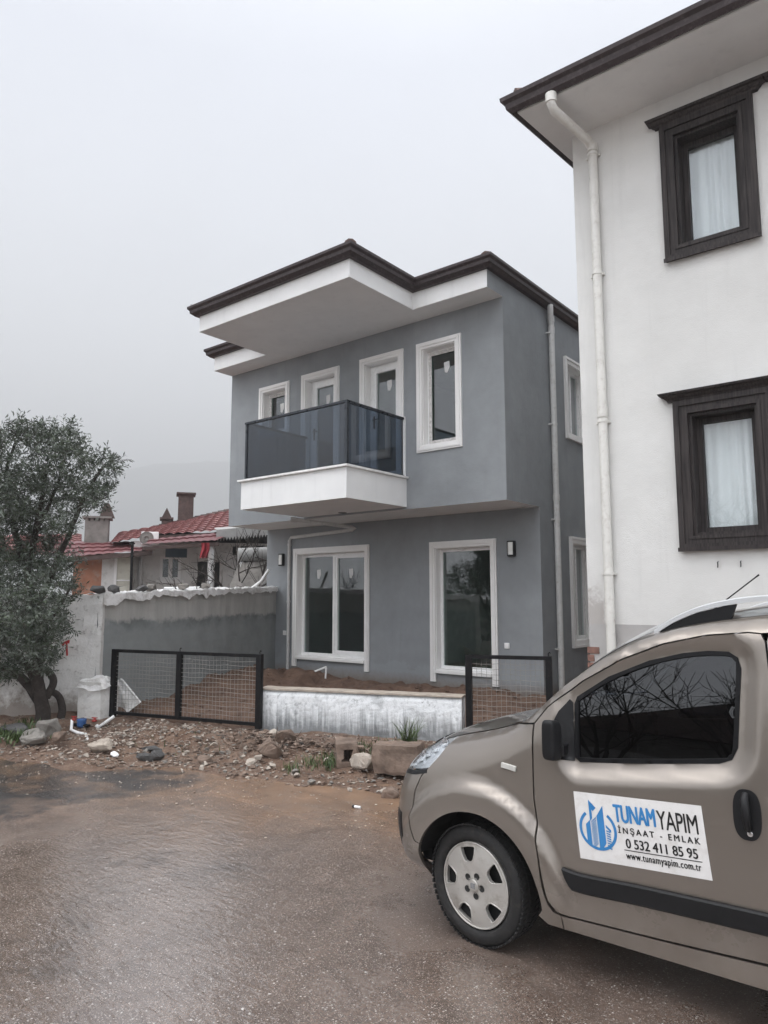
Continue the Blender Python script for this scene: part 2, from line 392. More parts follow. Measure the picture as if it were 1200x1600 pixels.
# earth verge between road and walls, and the earth of the yard
xs = list(np.arange(-13.2, -1.0, .035)); ys = list(np.arange(1.2, 7.6, .035))
def verge_h(x, y):
    return ground_h(x, y)
tag(grid_sheet('verge', 'dirt', xs, ys, verge_h), kind='structure')
xs = list(np.arange(-11.6, -3.0, .05)); ys = list(np.arange(5.2, 10.45, .05))
def yard_h(x, y):
    q = float(line_y(WALL, x)); return ground_h(x, y)+.006 if y > q+.05 else -.04
tag(grid_sheet('yard_soil', 'soil', xs, ys, yard_h), kind='structure')
tag(grid_sheet('alley_ground', 'soil', list(np.linspace(-5.2, -3.2, 8)), list(np.linspace(7.4, 20, 20)), lambda x, y: .2+.02*math.sin(x*5+y*3)), kind='structure')
tag(grid_sheet('back_yard_ground', 'soil', list(np.linspace(-34, -9.5, 20)), list(np.linspace(2, 30, 20)), lambda x, y: .02+.03*math.sin(x*2+y*3) if x < -11.2-(10.3-y)*-.36 else -.1), kind='structure')

def road_material():
    m, t, p = new_mat('wet_asphalt')
    g = node(t, 'ShaderNodeNewGeometry'); s = node(t, 'ShaderNodeSeparateXYZ'); t.links.new(g.outputs['Position'], s.inputs[0]); P = g.outputs['Position']
    big = noise_node(t, .55, 5, .6, dist=.4); mid = noise_node(t, 3.2, 6, .65, dist=.5); fine = noise_node(t, 60, 5, .7)
    base = mixc(t, mrange(t, mid, .35, .65, 0, 1), (.110, .076, .059), (.188, .136, .108))
    base = mixc(t, mrange(t, fine, .4, .7, 0, .7), base, (.050, .037, .032))
    # pale aggregate, two sizes of stone
    def chips(scale, lo, hi, sel0, colr, amount):
        nonlocal base
        vo = node(t, 'ShaderNodeTexVoronoi'); vo.inputs['Scale'].default_value = scale; t.links.new(P, vo.inputs['Vector'])
        a = mrange(t, vo.outputs['Distance'], lo, hi, amount, 0); sp = node(t, 'ShaderNodeSeparateColor'); t.links.new(vo.outputs['Color'], sp.inputs[0])
        sel = mrange(t, sp.outputs[0], sel0, sel0+.05, 0, 1)
        tone = mixc(t, sp.outputs[1], tuple(v*.55 for v in colr), colr)
        base = mixc(t, math_n(t, 'MULTIPLY', a, sel), base, tone)
        return math_n(t, 'MULTIPLY', a, sel)
    c1 = chips(95, .22, .36, .30, (.28, .24, .215), .85); c2 = chips(52, .15, .27, .66, (.55, .51, .47), .95); c4 = chips(110, .20, .34, .42, (.46, .42, .38), .95); c3 = chips(19, .10, .15, .86, (.62, .59, .55), .95)
    # washed-out mud, strongest beside the verge: n.(x,y) distance from the road edge line
    dn = math_n(t, 'ADD', math_n(t, 'MULTIPLY', s.outputs[0], -.34), s.outputs[1])      # y - .34 x
    dd = math_n(t, 'ADD', dn, math_n(t, 'MULTIPLY', big, 2.6))
    mud = mrange(t, dd, 5.75, 7.7, 0, .92, True)
    streak = noise_node(t, 1, 6, .65, coord='Object', stretch=(1.1, 4.5, 1), dist=.6)
    mudc = mixc(t, mrange(t, streak, .35, .65, 0, 1), (.165, .092, .050), (.275, .165, .098))
    c = mixc(t, math_n(t, 'MULTIPLY', mud, mrange(t, mid, .25, .6, .45, 1)), base, mudc)
    c = mixc(t, mrange(t, noise_node(t, 1.3, 5, .6), .56, .70, 0, .45), c, (.115, .080, .060))
    # remnant of fresh black asphalt, ragged, thinning out to a tongue and half covered with washed-in mud
    def lin(ax, ay, c0): return math_n(t, 'ADD', math_n(t, 'ADD', math_n(t, 'MULTIPLY', s.outputs[0], ax), math_n(t, 'MULTIPLY', s.outputs[1], ay)), c0)
    sa = lin(.70, .714, .70*7.06-.714*3.17); ac = math_n(t, 'ABSOLUTE', lin(-.714, .70, -.714*7.06-.70*3.17-.1))
    hw = math_n(t, 'MINIMUM', math_n(t, 'MULTIPLY', math_n(t, 'SUBTRACT', 1.75, sa), .75), 1.15)
    rag = noise_node(t, 1.9, 8, .72, dist=.9); edge = math_n(t, 'ADD', math_n(t, 'SUBTRACT', hw, ac), math_n(t, 'MULTIPLY', math_n(t, 'SUBTRACT', rag, .5), 2.0))
    patch_m = mrange(t, edge, -.15, .05, 0, 1); patch_m = math_n(t, 'MULTIPLY', patch_m, mrange(t, noise_node(t, 3.1, 7, .7, dist=.5), .46, .60, 1, .35))
    c = mixc(t, math_n(t, 'MULTIPLY', patch_m, .93), c, mixc(t, mrange(t, fine, .38, .66, 0, 1), (.012, .012, .014), (.050, .048, .048)))
    # damp stains and tyre-pressed soil on the right and in front
    st1 = mrange(t, noise_node(t, 1.1, 7, .7, dist=1.2), .55, .66, 0, .62); c = mixc(t, st1, c, (.052, .038, .031))
    t.links.new(c, p.inputs['Base Color'])
    # film of running water: smooth where it pools, rough where stones stand out of it
    film = mrange(t, noise_node(t, .42, 4, .55, dist=.3), .34, .58, 0, 1, True)
    # broad shallow sheet of water in the hollow of the road
    pc = at_z(330, 1390, 0); dv = node(t, 'ShaderNodeVectorMath', operation='DISTANCE'); dv.inputs[1].default_value = pc; t.links.new(P, dv.inputs[0])
    hollow = mrange(t, math_n(t, 'ADD', dv.outputs['Value'], math_n(t, 'MULTIPLY', mid, 1.6)), 1.0, 2.9, .9, 0, True); film = math_n(t, 'MINIMUM', math_n(t, 'ADD', math_n(t, 'MULTIPLY', film, .75), hollow), 1.0)
    rough = mrange(t, film, 0, 1, .36, .11)
    rough = math_n(t, 'ADD', rough, math_n(t, 'MULTIPLY', fine, .10))
    t.links.new(rough, p.inputs['Roughness']); t.links.new(mrange(t, film, 0, 1, 1.65, 2.9), p.inputs['IOR']); p.inputs['Specular IOR Level'].default_value = .5
    wv = noise_node(t, 1, 3, .5, coord='Object', stretch=(9, 26, 1), dist=.8)
    h = math_n(t, 'ADD', math_n(t, 'MULTIPLY', fine, .9), math_n(t, 'MULTIPLY', c2, .4)); h = math_n(t, 'MULTIPLY', h, mrange(t, film, 0, 1, .8, .08)); h = math_n(t, 'ADD', h, math_n(t, 'MULTIPLY', math_n(t, 'MULTIPLY', wv, film), .75)); h = math_n(t, 'ADD', h, math_n(t, 'MULTIPLY', mid, .9))
    bump(t, p, h, .55, .012); MATS['wet_asphalt'] = m
    # fresh black asphalt
    m, t, p = new_mat('fresh_asphalt')
    fine = noise_node(t, 70, 4, .7); c = mixc(t, mrange(t, fine, .35, .7, 0, 1), (.013, .013, .014), (.055, .052, .050))
    c = mixc(t, mrange(t, noise_node(t, 2.6, 6, .7), .44, .58, 0, .85), c, (.135, .095, .068))
    t.links.new(c, p.inputs['Base Color']); p.inputs['Roughness'].default_value = .42; bump(t, p, fine, .8, .012); MATS['fresh_asphalt'] = m
road_material()
# road: one sheet from the verge edge outwards, its ragged rim under the earth
pts = [(x, float(line_y(EDGE, x))+.45) for x in np.linspace(-13, 6, 40)]
road = MB(); vs = []; fs = []
for x, y in [(-60, -50)]+[(-40, -29.3)]+pts+[(40, 15.4), (60, 20)]:
    vs += [(x, y, 0.0), (x, min(y-2, 0) if x > -14 else y-12, 0.0), (x, -60, 0.0)]
k = len(vs)//3
for i in range(k-1): fs += [(3*i, 3*i+1, 3*i+4, 3*i+3), (3*i+1, 3*i+2, 3*i+5, 3*i+4)]
tag(road.add(vs, fs).build('road', 'wet_asphalt'), kind='structure')

# ------------------------------------------------------------------ grey house
HX0, HX1 = -11.41, -5.13; FY, GY, BY = 9.28, 10.32, 18.0; Z1, Z2, ZF = 3.16, 6.26, 6.53
house = thing('grey_house', (-8.3, GY, 0), 'new two storey grey house with white trims, glass balcony and dark gutter', 'house')
GFW = [(-10.49, -8.71, .60, 2.62), (-7.12, -6.02, .53, 2.59)]
FFW = [(-10.44, -9.81, 4.90, 5.72), (-9.27, -8.54, 3.66, 5.75), (-7.84, -7.11, 3.66, 5.75), (-6.62, -5.98, 4.16, 5.75)]
SDW = [(11.48, 12.3, 4.55, 5.78), (11.48, 12.3, 1.02, 2.65)]
wall = MB(); DEP = .24
wall_xz(wall, HX0, HX1, -.1, Z1, GY, GFW, DEP)
wall_xz(wall, HX0, HX1, Z1, Z2, FY, FFW, DEP)
t = MB()
wall_yz(wall, GY, BY, -.1, Z1, HX1, [SDW[1]], DEP); wall_yz(wall, FY, BY, Z1, Z2, HX1, [SDW[0]], DEP)
wall.quad((HX0, GY, -.1), (HX0, BY, -.1), (HX0, BY, Z1), (HX0, GY, Z1)); wall.quad((HX0, FY, Z1), (HX0, BY, Z1), (HX0, BY, Z2), (HX0, FY, Z2))
wall.quad((HX0, BY, -.1), (HX1, BY, -.1), (HX1, BY, ZF), (HX0, BY, ZF))
wall.quad((HX1, FY, Z2), (HX1, BY, Z2), (HX1, BY, ZF), (HX1, FY, ZF)); wall.quad((HX0, FY, Z2), (HX0, BY, Z2), (HX0, BY, ZF), (HX0, FY, ZF))
wall.box(HX1-.02, HX1+.002, 8.834, FY, Z2+.002, ZF)
wall.build('wall', 'grey_paint', house)
mb = MB(); mb.prism([(HX1-.001, FY), (HX1-.001, 8.83), (-6.48, 8.83), (-6.48, 7.32), (-9.90, 7.32), (-9.90, 8.83), (-11.42, 8.83), (-11.42, FY)], Z2, ZF)
mb.build('roof_overhang', 'fascia_white', house)
mb = MB(); mb.prism([(HX1-.004, FY-.001), (HX1-.004, 8.834), (-6.483, 8.834), (-6.483, 7.324), (-9.897, 7.324), (-9.897, 8.834), (-11.416, 8.834), (-11.416, FY-.001)], Z2-.004, Z2-.001); mb.build('roof_soffit', 'soffit_shade_tone', house)  # thin sheet under the overhang, toned down for eave shade
mb = MB(); mb.quad((HX0, FY, Z1), (HX1, FY, Z1), (HX1, GY, Z1), (HX0, GY, Z1)); mb.build('soffit', 'soffit_shade_tone', house)
mb = MB()                                    # floors and ceilings seen through the panes
mb.box(HX0+.3, HX1-.3, GY+.35, BY-.1, .30, .40); mb.box(HX0+.02, HX1-.02, FY+.26, BY-.05, 3.25, 3.55); mb.box(HX0+.02, HX1-.02, FY+.26, BY-.05, Z2-.1, Z2-.02)
mb.box(-8.1, -8.0, GY+.3, BY-.2, .4, 3.2); mb.box(-8.32, -8.22, FY+.3, BY-.2, 3.55, 6.1); mb.box(HX0+.1, HX1-.1, 14.2, 14.3, .4, 6.1)
mb.build('interior', 'interior', house)
EP = [(HX1, BY+.0), (HX1, 8.83), (-6.48, 8.83), (-6.48, 7.32), (-9.90, 7.32), (-9.90, 8.83), (-11.42, 8.83), (-11.42, BY)]
GP = [(0, ZF), (.06, ZF), (.10, ZF+.035), (.12, ZF+.045), (.125, ZF+.095), (.155, ZF+.125), (.155, ZF+.165), (.12, ZF+.165), (.10, ZF+.14), (0, ZF+.14)]
def flip(P): return [(-o, z) for o, z in P]
g = MB(); g.sweep(EP, flip(GP)); g.build('gutter', 'gutter_brown', house)
# low tiled roof: courses of half-round tiles over a hip, ridge caps on the hips
roof = MB(); RZ = ZF+.15
def slope_roof(mb, x0, x1, y0, y1, z, k=.30):
    m = (x1-x0)/2; xm = (x0+x1)/2; zr = z+m*k
    a, b, c, d = (x0, y0, z), (x1, y0, z), (x1, y1, z), (x0, y1, z); e, f = (xm, y0+m, zr), (xm, y1-m*.2, zr)
    mb.quad(a, b, e); mb.quad(b, c, f, e); mb.quad(c, d, f); mb.quad(d, a, e, f)
slope_roof(roof, -11.5, HX1+.06, 8.76, BY, RZ)
xm = -8.19; roof.quad((-9.97, 7.26, RZ), (-6.41, 7.26, RZ), (xm, 9.0, RZ+.53)); roof.quad((-6.41, 7.26, RZ), (-6.41, 9, RZ), (xm, 11.5, RZ+.53), (xm, 9.0, RZ+.53)); roof.quad((-9.97, 9, RZ), (-9.97, 7.26, RZ), (xm, 9.0, RZ+.53), (xm, 11.5, RZ+.53))
rf = roof.build('roof', 'tile_brown', house)
def hip_caps(mb, a, b, n):
    a, b = Vector(a), Vector(b)
    for i in range(n):
        p = a.lerp(b, i/n); q = a.lerp(b, (i+1.12)/n); mb.tube([p, q], [.095, .075], 10)
for a_, b_, n_ in (((-6.42, 7.27, RZ+.01), (xm, 9.0, RZ+.56), 7), ((HX1+.03, 8.78, RZ+.0), (-8.2, 11.9, RZ+.96), 12), ((-9.96, 7.27, RZ-.03), (xm, 9.0, RZ+.5), 7)):
    mb = MB(); hip_caps(mb, a_, b_, n_); mb.build('hip_tile', 'tile_brown', rf)
mb = MB(); mb.tube([(-10.0, 7.22, RZ), (-10.0, 7.22, RZ+.06)], .025, 8); mb.build('gutter_clip', 'pipe_grey', house)

def trim_xz(hole, y, wd=.11, legs=0, sill=True, name='window_trim'):
    x0, x1, z0, z1 = hole; mb = MB(); a = wd
    for (o, dp) in ((0, .030), (.028, .045)):        # stepped moulding
        i = a-o
        zb = z0-legs if legs else z0-(i if sill else 0)
        mb.box(x0-i, x0+.0, y-dp, y+.001, zb, z1+i) if o == 0 else mb.box(x0-i+.0, x0-i+.04, y-dp, y-.031, zb+.002, z1+i-.0)
        mb.box(x1, x1+i, y-dp, y+.001, zb, z1+i) if o == 0 else mb.box(x1+i-.04, x1+i, y-dp, y-.031, zb+.002, z1+i)
        if o == 0:
            mb.box(x0, x1, y-dp, y+.001, z1, z1+i)
            if sill and not legs: mb.box(x0, x1, y-dp, y+.001, z0-i, z0)
        else:
            mb.box(x0-i+.04, x1+i-.04, y-dp, y-.031, z1+i-.04, z1+i)
            if sill and not legs: mb.box(x0-i+.04, x1+i-.04, y-dp, y-.031, z0-i, z0-i+.04)
    # white lining of the reveal
    e = y+DEP-.05; t = .012
    mb.box(x0, x0+t, y, e, z0, z1); mb.box(x1-t, x1, y, e, z0, z1); mb.box(x0+t, x1-t, y, e, z1-t, z1); mb.box(x0+t, x1-t, y-.02 if legs else y, e, z0-.012 if legs else z0, z0+t)
    if legs: mb.box(x0, x1, y-.06, y+.001, z0-.055, z0-.012)
    return mb
def sash(name, hole, y, parent, panes=1, stile=.055, door=False, sticker=True, tape=False):
    x0, x1, z0, z1 = [hole[0]+.012, hole[1]-.012, hole[2]+.012, hole[3]-.012]
    ya, yb = y+DEP-.11, y+DEP-.05
    tr = trim_xz(hole, y, .11, legs=(.20 if name == 'patio_window' else .0), sill=not door)
    if door:
        tr = trim_xz(hole, y, .11, 0, False)
    top = tr.build('window_trim' if not door else 'door_trim', 'trim_white', parent)
    fr = MB(); frame_xz(fr, x0, x1, z0, z1, ya, yb, stile)
    xs = [x0+stile]+[x0+(x1-x0)*(i+1)/panes for i in range(panes-1)]+[x1-stile]
    for i in range(1, panes):
        fr.box(xs[i]-.03, xs[i]+.03, ya-.02, yb, z0+stile, z1-stile)
    if door:
        frame_xz(fr, x0+stile, x1-stile, z0+stile, z1-stile, ya-.015, yb-.01, .085, .12)
    if panes == 2:
        frame_xz(fr, xs[1]+.035, x1-stile, z0+stile, z1-stile, ya-.012, yb-.01, .045, .07)
    f = fr.build('frame' if not door else 'door_leaf', 'pvc_white', top)
    for i in range(panes):
        a, b = xs[i]+(.0 if i == 0 else .03), xs[i+1]-(.0 if i == panes-1 else .03)
        if door: a += .085; b -= .085
        pz = MB(); pz.box(a, b, (ya+yb)/2-.004, (ya+yb)/2+.004, z0+stile+(.12 if door else 0), z1-stile-(.085 if door else 0)); pz.build('pane', 'house_pane', top)
        if sticker:
            sx = (a+b)/2+(.05 if panes == 1 else -.02); sz = z1-stile-(.34 if panes == 2 else .25 if not door else .33); yy = (ya+yb)/2-.007
            st = MB(); st.add([(sx-.055, yy, sz+.08), (sx+.05, yy, sz+.09), (sx+.055, yy, sz-.02), (sx+.01, yy, sz-.10), (sx-.04, yy, sz-.085)], [(0, 1, 2, 3, 4)]); st.build('sticker', 'paper', top)
    if tape:
        tp = MB(); frame_xz(tp, x0+.02, x1-.02, z0+.02, z1-.02, ya-.004, ya-.001, .06); tp.build('protective_tape', 'tape', top)
    if door:
        h = MB(); hx = x0+stile+.045; h.box(hx-.018, hx+.018, ya-.024, ya-.015, z0+.95, z0+1.17); h.tube([(hx, ya-.02, z0+1.10), (hx, ya-.06, z0+1.10), (hx+.11, ya-.06, z0+1.10)], .010, 8); h.build('door_handle', 'alu_dark', top)
    return top
sash('patio_window', GFW[0], GY, house, 2)
sash('patio_window', GFW[1], GY, house, 1, stile=.05, sticker=False)
sash('window', FFW[0], FY, house, 1, tape=True); sash('balcony_door', FFW[1], FY, house, door=True); sash('balcony_door', FFW[2], FY, house, door=True); sash('window', FFW[3], FY, house, 1, tape=True)
for hole in SDW:                                       # windows of the side wall
    y0, y1, z0, z1 = hole; x = HX1; mb = MB()
    def yb(a, b, c, d, e0, e1): mb.box(x-e0, x+e1, a, b, c, d)
    for dp, wd in ((.03, .11),):
        mb.box(x-.001, x+dp, y0-wd, y0, z0-wd, z1+wd); mb.box(x-.001, x+dp, y1, y1+wd, z0-wd, z1+wd); mb.box(x-.001, x+dp, y0, y1, z1, z1+wd); mb.box(x-.001, x+dp, y0, y1, z0-wd, z0)
        mb.box(x+.031, x+.05, y0-wd, y0-wd+.04, z0-wd, z1+wd); mb.box(x+.031, x+.05, y1+wd-.04, y1+wd, z0-wd, z1+wd); mb.box(x+.031, x+.05, y0-wd+.04, y1+wd-.04, z1+wd-.04, z1+wd); mb.box(x+.031, x+.05, y0-wd+.04, y1+wd-.04, z0-wd, z0-wd+.04)
    e = x-DEP+.05
    mb.box(e, x, y0, y0+.012, z0, z1); mb.box(e, x, y1-.012, y1, z0, z1); mb.box(e, x, y0+.012, y1-.012, z1-.012, z1); mb.box(e, x, y0+.012, y1-.012, z0, z0+.012)
    top = mb.build('window_trim', 'trim_white', house); fr = MB(); xa, xb = x-DEP+.05, x-DEP+.11
    fr.box(xa, xb, y0+.012, y0+.07, z0+.012, z1-.012); fr.box(xa, xb, y1-.07, y1-.012, z0+.012, z1-.012); fr.box(xa, xb, y0+.07, y1-.07, z1-.07, z1-.012); fr.box(xa, xb, y0+.07, y1-.07, z0+.012, z0+.07); fr.box(xa, xb+.01, (y0+y1)/2-.03, (y0+y1)/2+.03, z0+.07, z1-.07)
    fr.build('frame', 'pvc_white', top); pz = MB(); pz.box(xa+.02, xa+.028, y0+.07, y1-.07, z0+.07, z1-.07); pz.build('pane', 'house_pane', top)

# balcony with smoked glass balustrade
BX0, BX1, BYF = -9.30, -6.955, 7.81
mb = MB(); mb.box(BX0, BX1, BYF, FY-.001, 3.195, 3.655); bal = mb.build('balcony_slab', 'fascia_white', house)
mb = MB(); mb.box(BX0-.05, BX1+.045, BYF-.05, FY-.002, 3.656, 3.69); mb.build('coping', 'marble', bal, bevel=.005)
sp = at_z(535, 801, 3.195); mb = MB(); mb.lathe((sp.x, sp.y, 3.194), (0, 0, -1), [(0, .0), (0, .055), (.004, .062), (.006, .070), (0, .075)], 24); mb.build('lamp_hole', 'black_plastic', bal)
rail = MB(); rx0, rx1, ry = -9.25, -7.005, 7.87
rail.box(rx0-.03, rx1+.03, ry-.03, ry+.03, 4.642, 4.675); rail.box(rx1-.03, rx1+.03, ry+.03, FY-.003, 4.642, 4.675); rail.box(rx0-.03, rx0+.03, ry+.03, FY-.003, 4.642, 4.675)
rail.box(rx0-.02, rx1+.02, ry-.02, ry+.02, 3.691, 3.72); rail.box(rx1-.02, rx1+.02, ry+.02, FY-.003, 3.691, 3.72); rail.box(rx0-.02, rx0+.02, ry+.02, FY-.003, 3.691, 3.72)
rail.box(rx1-.025, rx1+.025, ry-.025, ry+.025, 3.72, 4.642); rail.box(rx0-.02, rx0+.02, ry-.02, ry+.02, 3.72, 4.642)
rb = rail.build('balustrade', 'alu_dark', house)
for i in range(3):
    a = rx0+.02+(rx1-rx0-.05)*i/3; b = rx0+.02+(rx1-rx0-.05)*(i+1)/3
    mb = MB(); mb.box(a+.004, b-.004, ry-.005, ry+.005, 3.72, 4.642); mb.build('glass_panel', 'rail_glass', rb)
for x in (rx0, rx1):
    for i in range(2):
        a = ry+.03+(FY-ry-.05)*i/2; b = ry+.03+(FY-ry-.05)*(i+1)/2
        mb = MB(); mb.box(x-.005, x+.005, a+.004, b-.004, 3.72, 4.642); mb.build('glass_panel', 'rail_glass', rb)
mb = MB(); mb.box(rx1-.035, rx1+.04, FY-.03, FY-.002, 3.69, 4.69); mb.build('end_post', 'pvc_white', rb)

for (x, z) in ((-10.93, 2.52), (-5.62, 2.52)):
    mb = MB(); mb.box(x-.065, x+.065, GY-.075, GY-.001, z-.125, z+.125); lp = mb.build('wall_lamp', 'black_plastic', house, bevel=.015)
    mb = MB(); n = 10
    pr = [(x-.045+.09*k/n, GY-.076-.028*math.sin(math.pi*k/n)) for k in range(n+1)]; mb.prism(pr, z-.10, z+.10); mb.build('lens', 'lens_white', lp)
for (x, z) in ((-10.83, 1.04), (-5.75, .98)):
    mb = MB(); mb.box(x-.045, x+.045, GY-.02, GY-.001, z-.045, z+.045); so = mb.build('socket', 'pvc_white', house, bevel=.006)
    mb = MB(); mb.box(x-.03, x+.03, GY-.026, GY-.0205, z-.028, z+.03); mb.build('socket_flap', 'trim_white', so)
# downpipe on the side wall
px, py = HX1+.065, 10.80
mb = MB(); mb.tube([(px+.04, py-.10, 6.56), (px+.04, py-.10, 6.48), (px+.02, py-.06, 6.38), (px, py, 6.30), (px, py, 6.2), (px, py, .05)], .048, 12)
for z in (6.30, 3.3, 6.12): mb.tube([(px, py, z), (px, py, z+.10)], .056, 12)
dp = mb.build('downpipe', 'pipe_grey', house)
for z in (6.1, 4.55, 2.98, .92):
    mb = MB(); mb.tube([(px, py, z), (px, py, z+.03)], .054, 12); mb.box(HX1, px, py-.075, py-.045, z, z+.025); mb.build('pipe_clamp', 'pipe_grey', dp)
p0 = at_z(458, 812, Z1-.05); mb = MB(); xw = -10.70
mb.tube([p0, p0+Vector((.04, .02, .0)), (-9.0, GY-.05, Z1-.09), (-8.93, GY-.04, Z1-.12), (-9.0, GY-.04, Z1-.14), (xw+.05, GY-.04, Z1-.20), (xw, GY-.04, Z1-.26), (xw, GY-.04, .1)], .034, 10)
for z in (1.65, 2.8): mb.tube([(xw, GY-.04, z), (xw, GY-.04, z+.04)], .042, 10)
mb.tube([p0-Vector((.03, .03, 0)), p0+Vector((.05, .04, 0))], .045, 10)
mb.build('drain_pipe', 'pipe_grey', house)

# ------------------------------------------------------------------ white house on the right
WX, WY = -3.27, 7.7
wh = thing('white_house', (0, WY, 0), 'white rendered house with dark wooden window frames and brown gutter on right', 'house')
WINS = [(-2.11, -1.46, z0, z1) for z0, z1 in ((5.46, 6.72), (2.36, 3.63))]+[(-.93, -.28, z0, z1) for z0, z1 in ((5.46, 6.72), (2.36, 3.63))]+[(.9, 1.55, 5.46, 6.72), (.9, 1.55, 2.36, 3.63)]
WT = 7.21; ex = .075
mb = MB(); wall_xz(mb, WX, 5.0, 1.45, WT, WY, WINS, .3)
mb.quad((WX, WY, 1.45), (WX+ex*8, 16, 1.45), (WX+ex*8, 16, WT), (WX, WY, WT)); mb.quad((5, WY, -.1), (5, 16, -.1), (5, 16, WT), (5, WY, WT)); mb.quad((WX+ex*8, 16, -.1), (5, 16, -.1), (5, 16, WT), (WX+ex*8, 16, WT))
mb.build('wall', 'white_paint', wh)
mb = MB(); wall_xz(mb, WX, 5.0, -.1, 1.45, WY, [], .1); mb.quad((WX, WY, -.1), (WX+ex*8, 16, -.1), (WX+ex*8, 16, 1.45), (WX, WY, 1.45)); mb.build('plinth', 'plinth_grey', wh)
plain('brick_red', (.22, .12, .095), .85, var=.3, vscale=20, bmp=.5)
mb = MB(); r_ = random.Random(3)
for k in range(9):
    z = .45+k*.085; mb.box(WX-.012-r_.random()*.015, WX+.04+r_.random()*.08, WY-.012, WY+.1, z, z+.07)
mb.build('exposed_brick', 'brick_red', wh)
SP = [(WX-.30, WY-.8), (5.6, WY-.8), (5.6, 16), (WX-.30+ex*9.5, 16)]
mb = MB(); mb.prism(SP, WT, WT+.16); mb.build('eave', 'fascia_white', wh)
mb = MB(); mb.prism([(WX-.295, WY-.795), (5.59, WY-.795), (5.59, 15.9), (WX-.295+ex*9.5, 15.9)], WT-.004, WT-.001); mb.build('soffit', 'soffit_shade_tone', wh)
GP2 = [(0, WT+.02), (.05, WT-.01), (.09, WT+.03), (.10, WT+.09), (.135, WT+.12), (.14, WT+.165), (.10, WT+.17), (0, WT+.165)]
g = MB(); g.sweep([(WX-.30+ex*9.5, 16), (WX-.30, WY-.8), (5.6, WY-.8), (5.6, 16)], [(o, z) for o, z in GP2]); g.build('gutter', 'gutter_brown', wh)
roof = MB(); slope_roof(roof, WX-.36, 5.7, WY-.86, 17, WT+.17, .22); rf = roof.build('roof', 'tile_brown', wh)
mb = MB(); hip_caps(mb, (WX-.31, WY-.82, WT+.19), (1.1, WY+3.7, WT+1.2), 14); mb.build('hip_tile', 'tile_brown', rf)
for hole in WINS:
    x0, x1, z0, z1 = hole; y = WY; mb = MB(); w_ = .14
    for dp, a, b in ((.035, 0, w_), (.055, .085, w_), (.045, .0, .035)):
        yy = y-dp; yb_ = y+.001 if dp == .035 else y-.0351
        mb.box(x0-b, x0-a, yy, yb_, z0-b, z1+b); mb.box(x1+a, x1+b, yy, yb_, z0-b, z1+b); mb.box(x0-a, x1+a, yy, yb_, z1+a, z1+b); mb.box(x0-a, x1+a, yy, yb_, z0-b, z0-a)
    mb.box(x0-w_-.01, x1+w_+.01, y-.07, y-.0551, z0-w_-.02, z0-w_+.02)
    tr = mb.build('window_trim', 'wood_dark', wh)
    mb = MB(); zc = z1+w_+.002
    prof = [(0, 0), (.05, 0), (.06, .02), (.075, .03), (.095, .055), (.12, .062), (.13, .085), (0, .085)]
    # cornice: profile swept across and returned at both ends
    mb.sweep([(x0-w_, y), (x0-w_, y-.001), (x1+w_, y-.001), (x1+w_, y)], [(o, zc+h) for o, h in prof]); mb.build('cornice', 'wood_dark', tr)
    mb = MB(); frame_xz(mb, x0, x1, z0, z1, y, y+.22, .03); frame_xz(mb, x0+.03, x1-.03, z0+.03, z1-.03, y+.155, y+.22, .06); mb.build('frame', 'wood_dark', tr)
    mb = MB(); mb.box(x0+.09, x1-.09, y+.185, y+.192, z0+.09, z1-.09); mb.build('pane', 'window_glass', tr)
    cu = MB(); n = 60; vs = []; A = random.Random(int(x0*100+z0*7)); ph = [A.uniform(0, 6) for _ in range(4)]
    for k in range(n+1):
        u = k/n; xx = x0+.02+(x1-x0-.04)*u; yy = y+.262+.012*math.sin(u*38+ph[0]+1.5*math.sin(u*9+ph[1]))+.010*math.sin(u*15+ph[2])
        vs += [(xx+.015*math.sin(u*9+ph[3]), yy, z0+.02), (xx, yy, z1-.02)]
    cu.add(vs, [(2*k, 2*k+2, 2*k+3, 2*k+1) for k in range(n)], True); cu.build('curtain', 'curtain', tr)
x, y = -3.0, WY-.065
mb = MB(); mb.tube([(-3.13, WY-.86, WT+.0), (-3.13, WY-.86, WT-.12), (-3.12, WY-.82, WT-.18), (-3.02, WY-.16, WT-.22), (x, y, WT-.30), (x, y, 6.6), (x, y, .3)], .05, 12)
mb.tube([(-3.13, WY-.86, WT-.01), (-3.13, WY-.86, WT-.11)], .062, 12); mb.tube([(x, y, 6.88), (x, y, 6.97)], .06, 12); mb.tube([(x, y, 3.72), (x, y, 3.84)], .058, 12)
dp = mb.build('downpipe', 'pipe_cream', wh)
for z in (6.83, 5.38, 3.66, 1.98):
    mb = MB(); mb.tube([(x, y, z), (x, y, z+.03)], .058, 12); mb.box(x-.09, x+.07, y+.03, y+.064, z, z+.028); mb.build('pipe_clamp', 'pipe_cream', dp)
for xx in (-1.9, -1.69):
    mb = MB(); mb.tube([(xx, WY, 2.09), (xx, WY-.03, 2.08), (xx+.005, WY-.04, 2.06), (xx, WY-.03, 2.03)], .005, 6); mb.build('wall_hook', 'black_metal', wh)

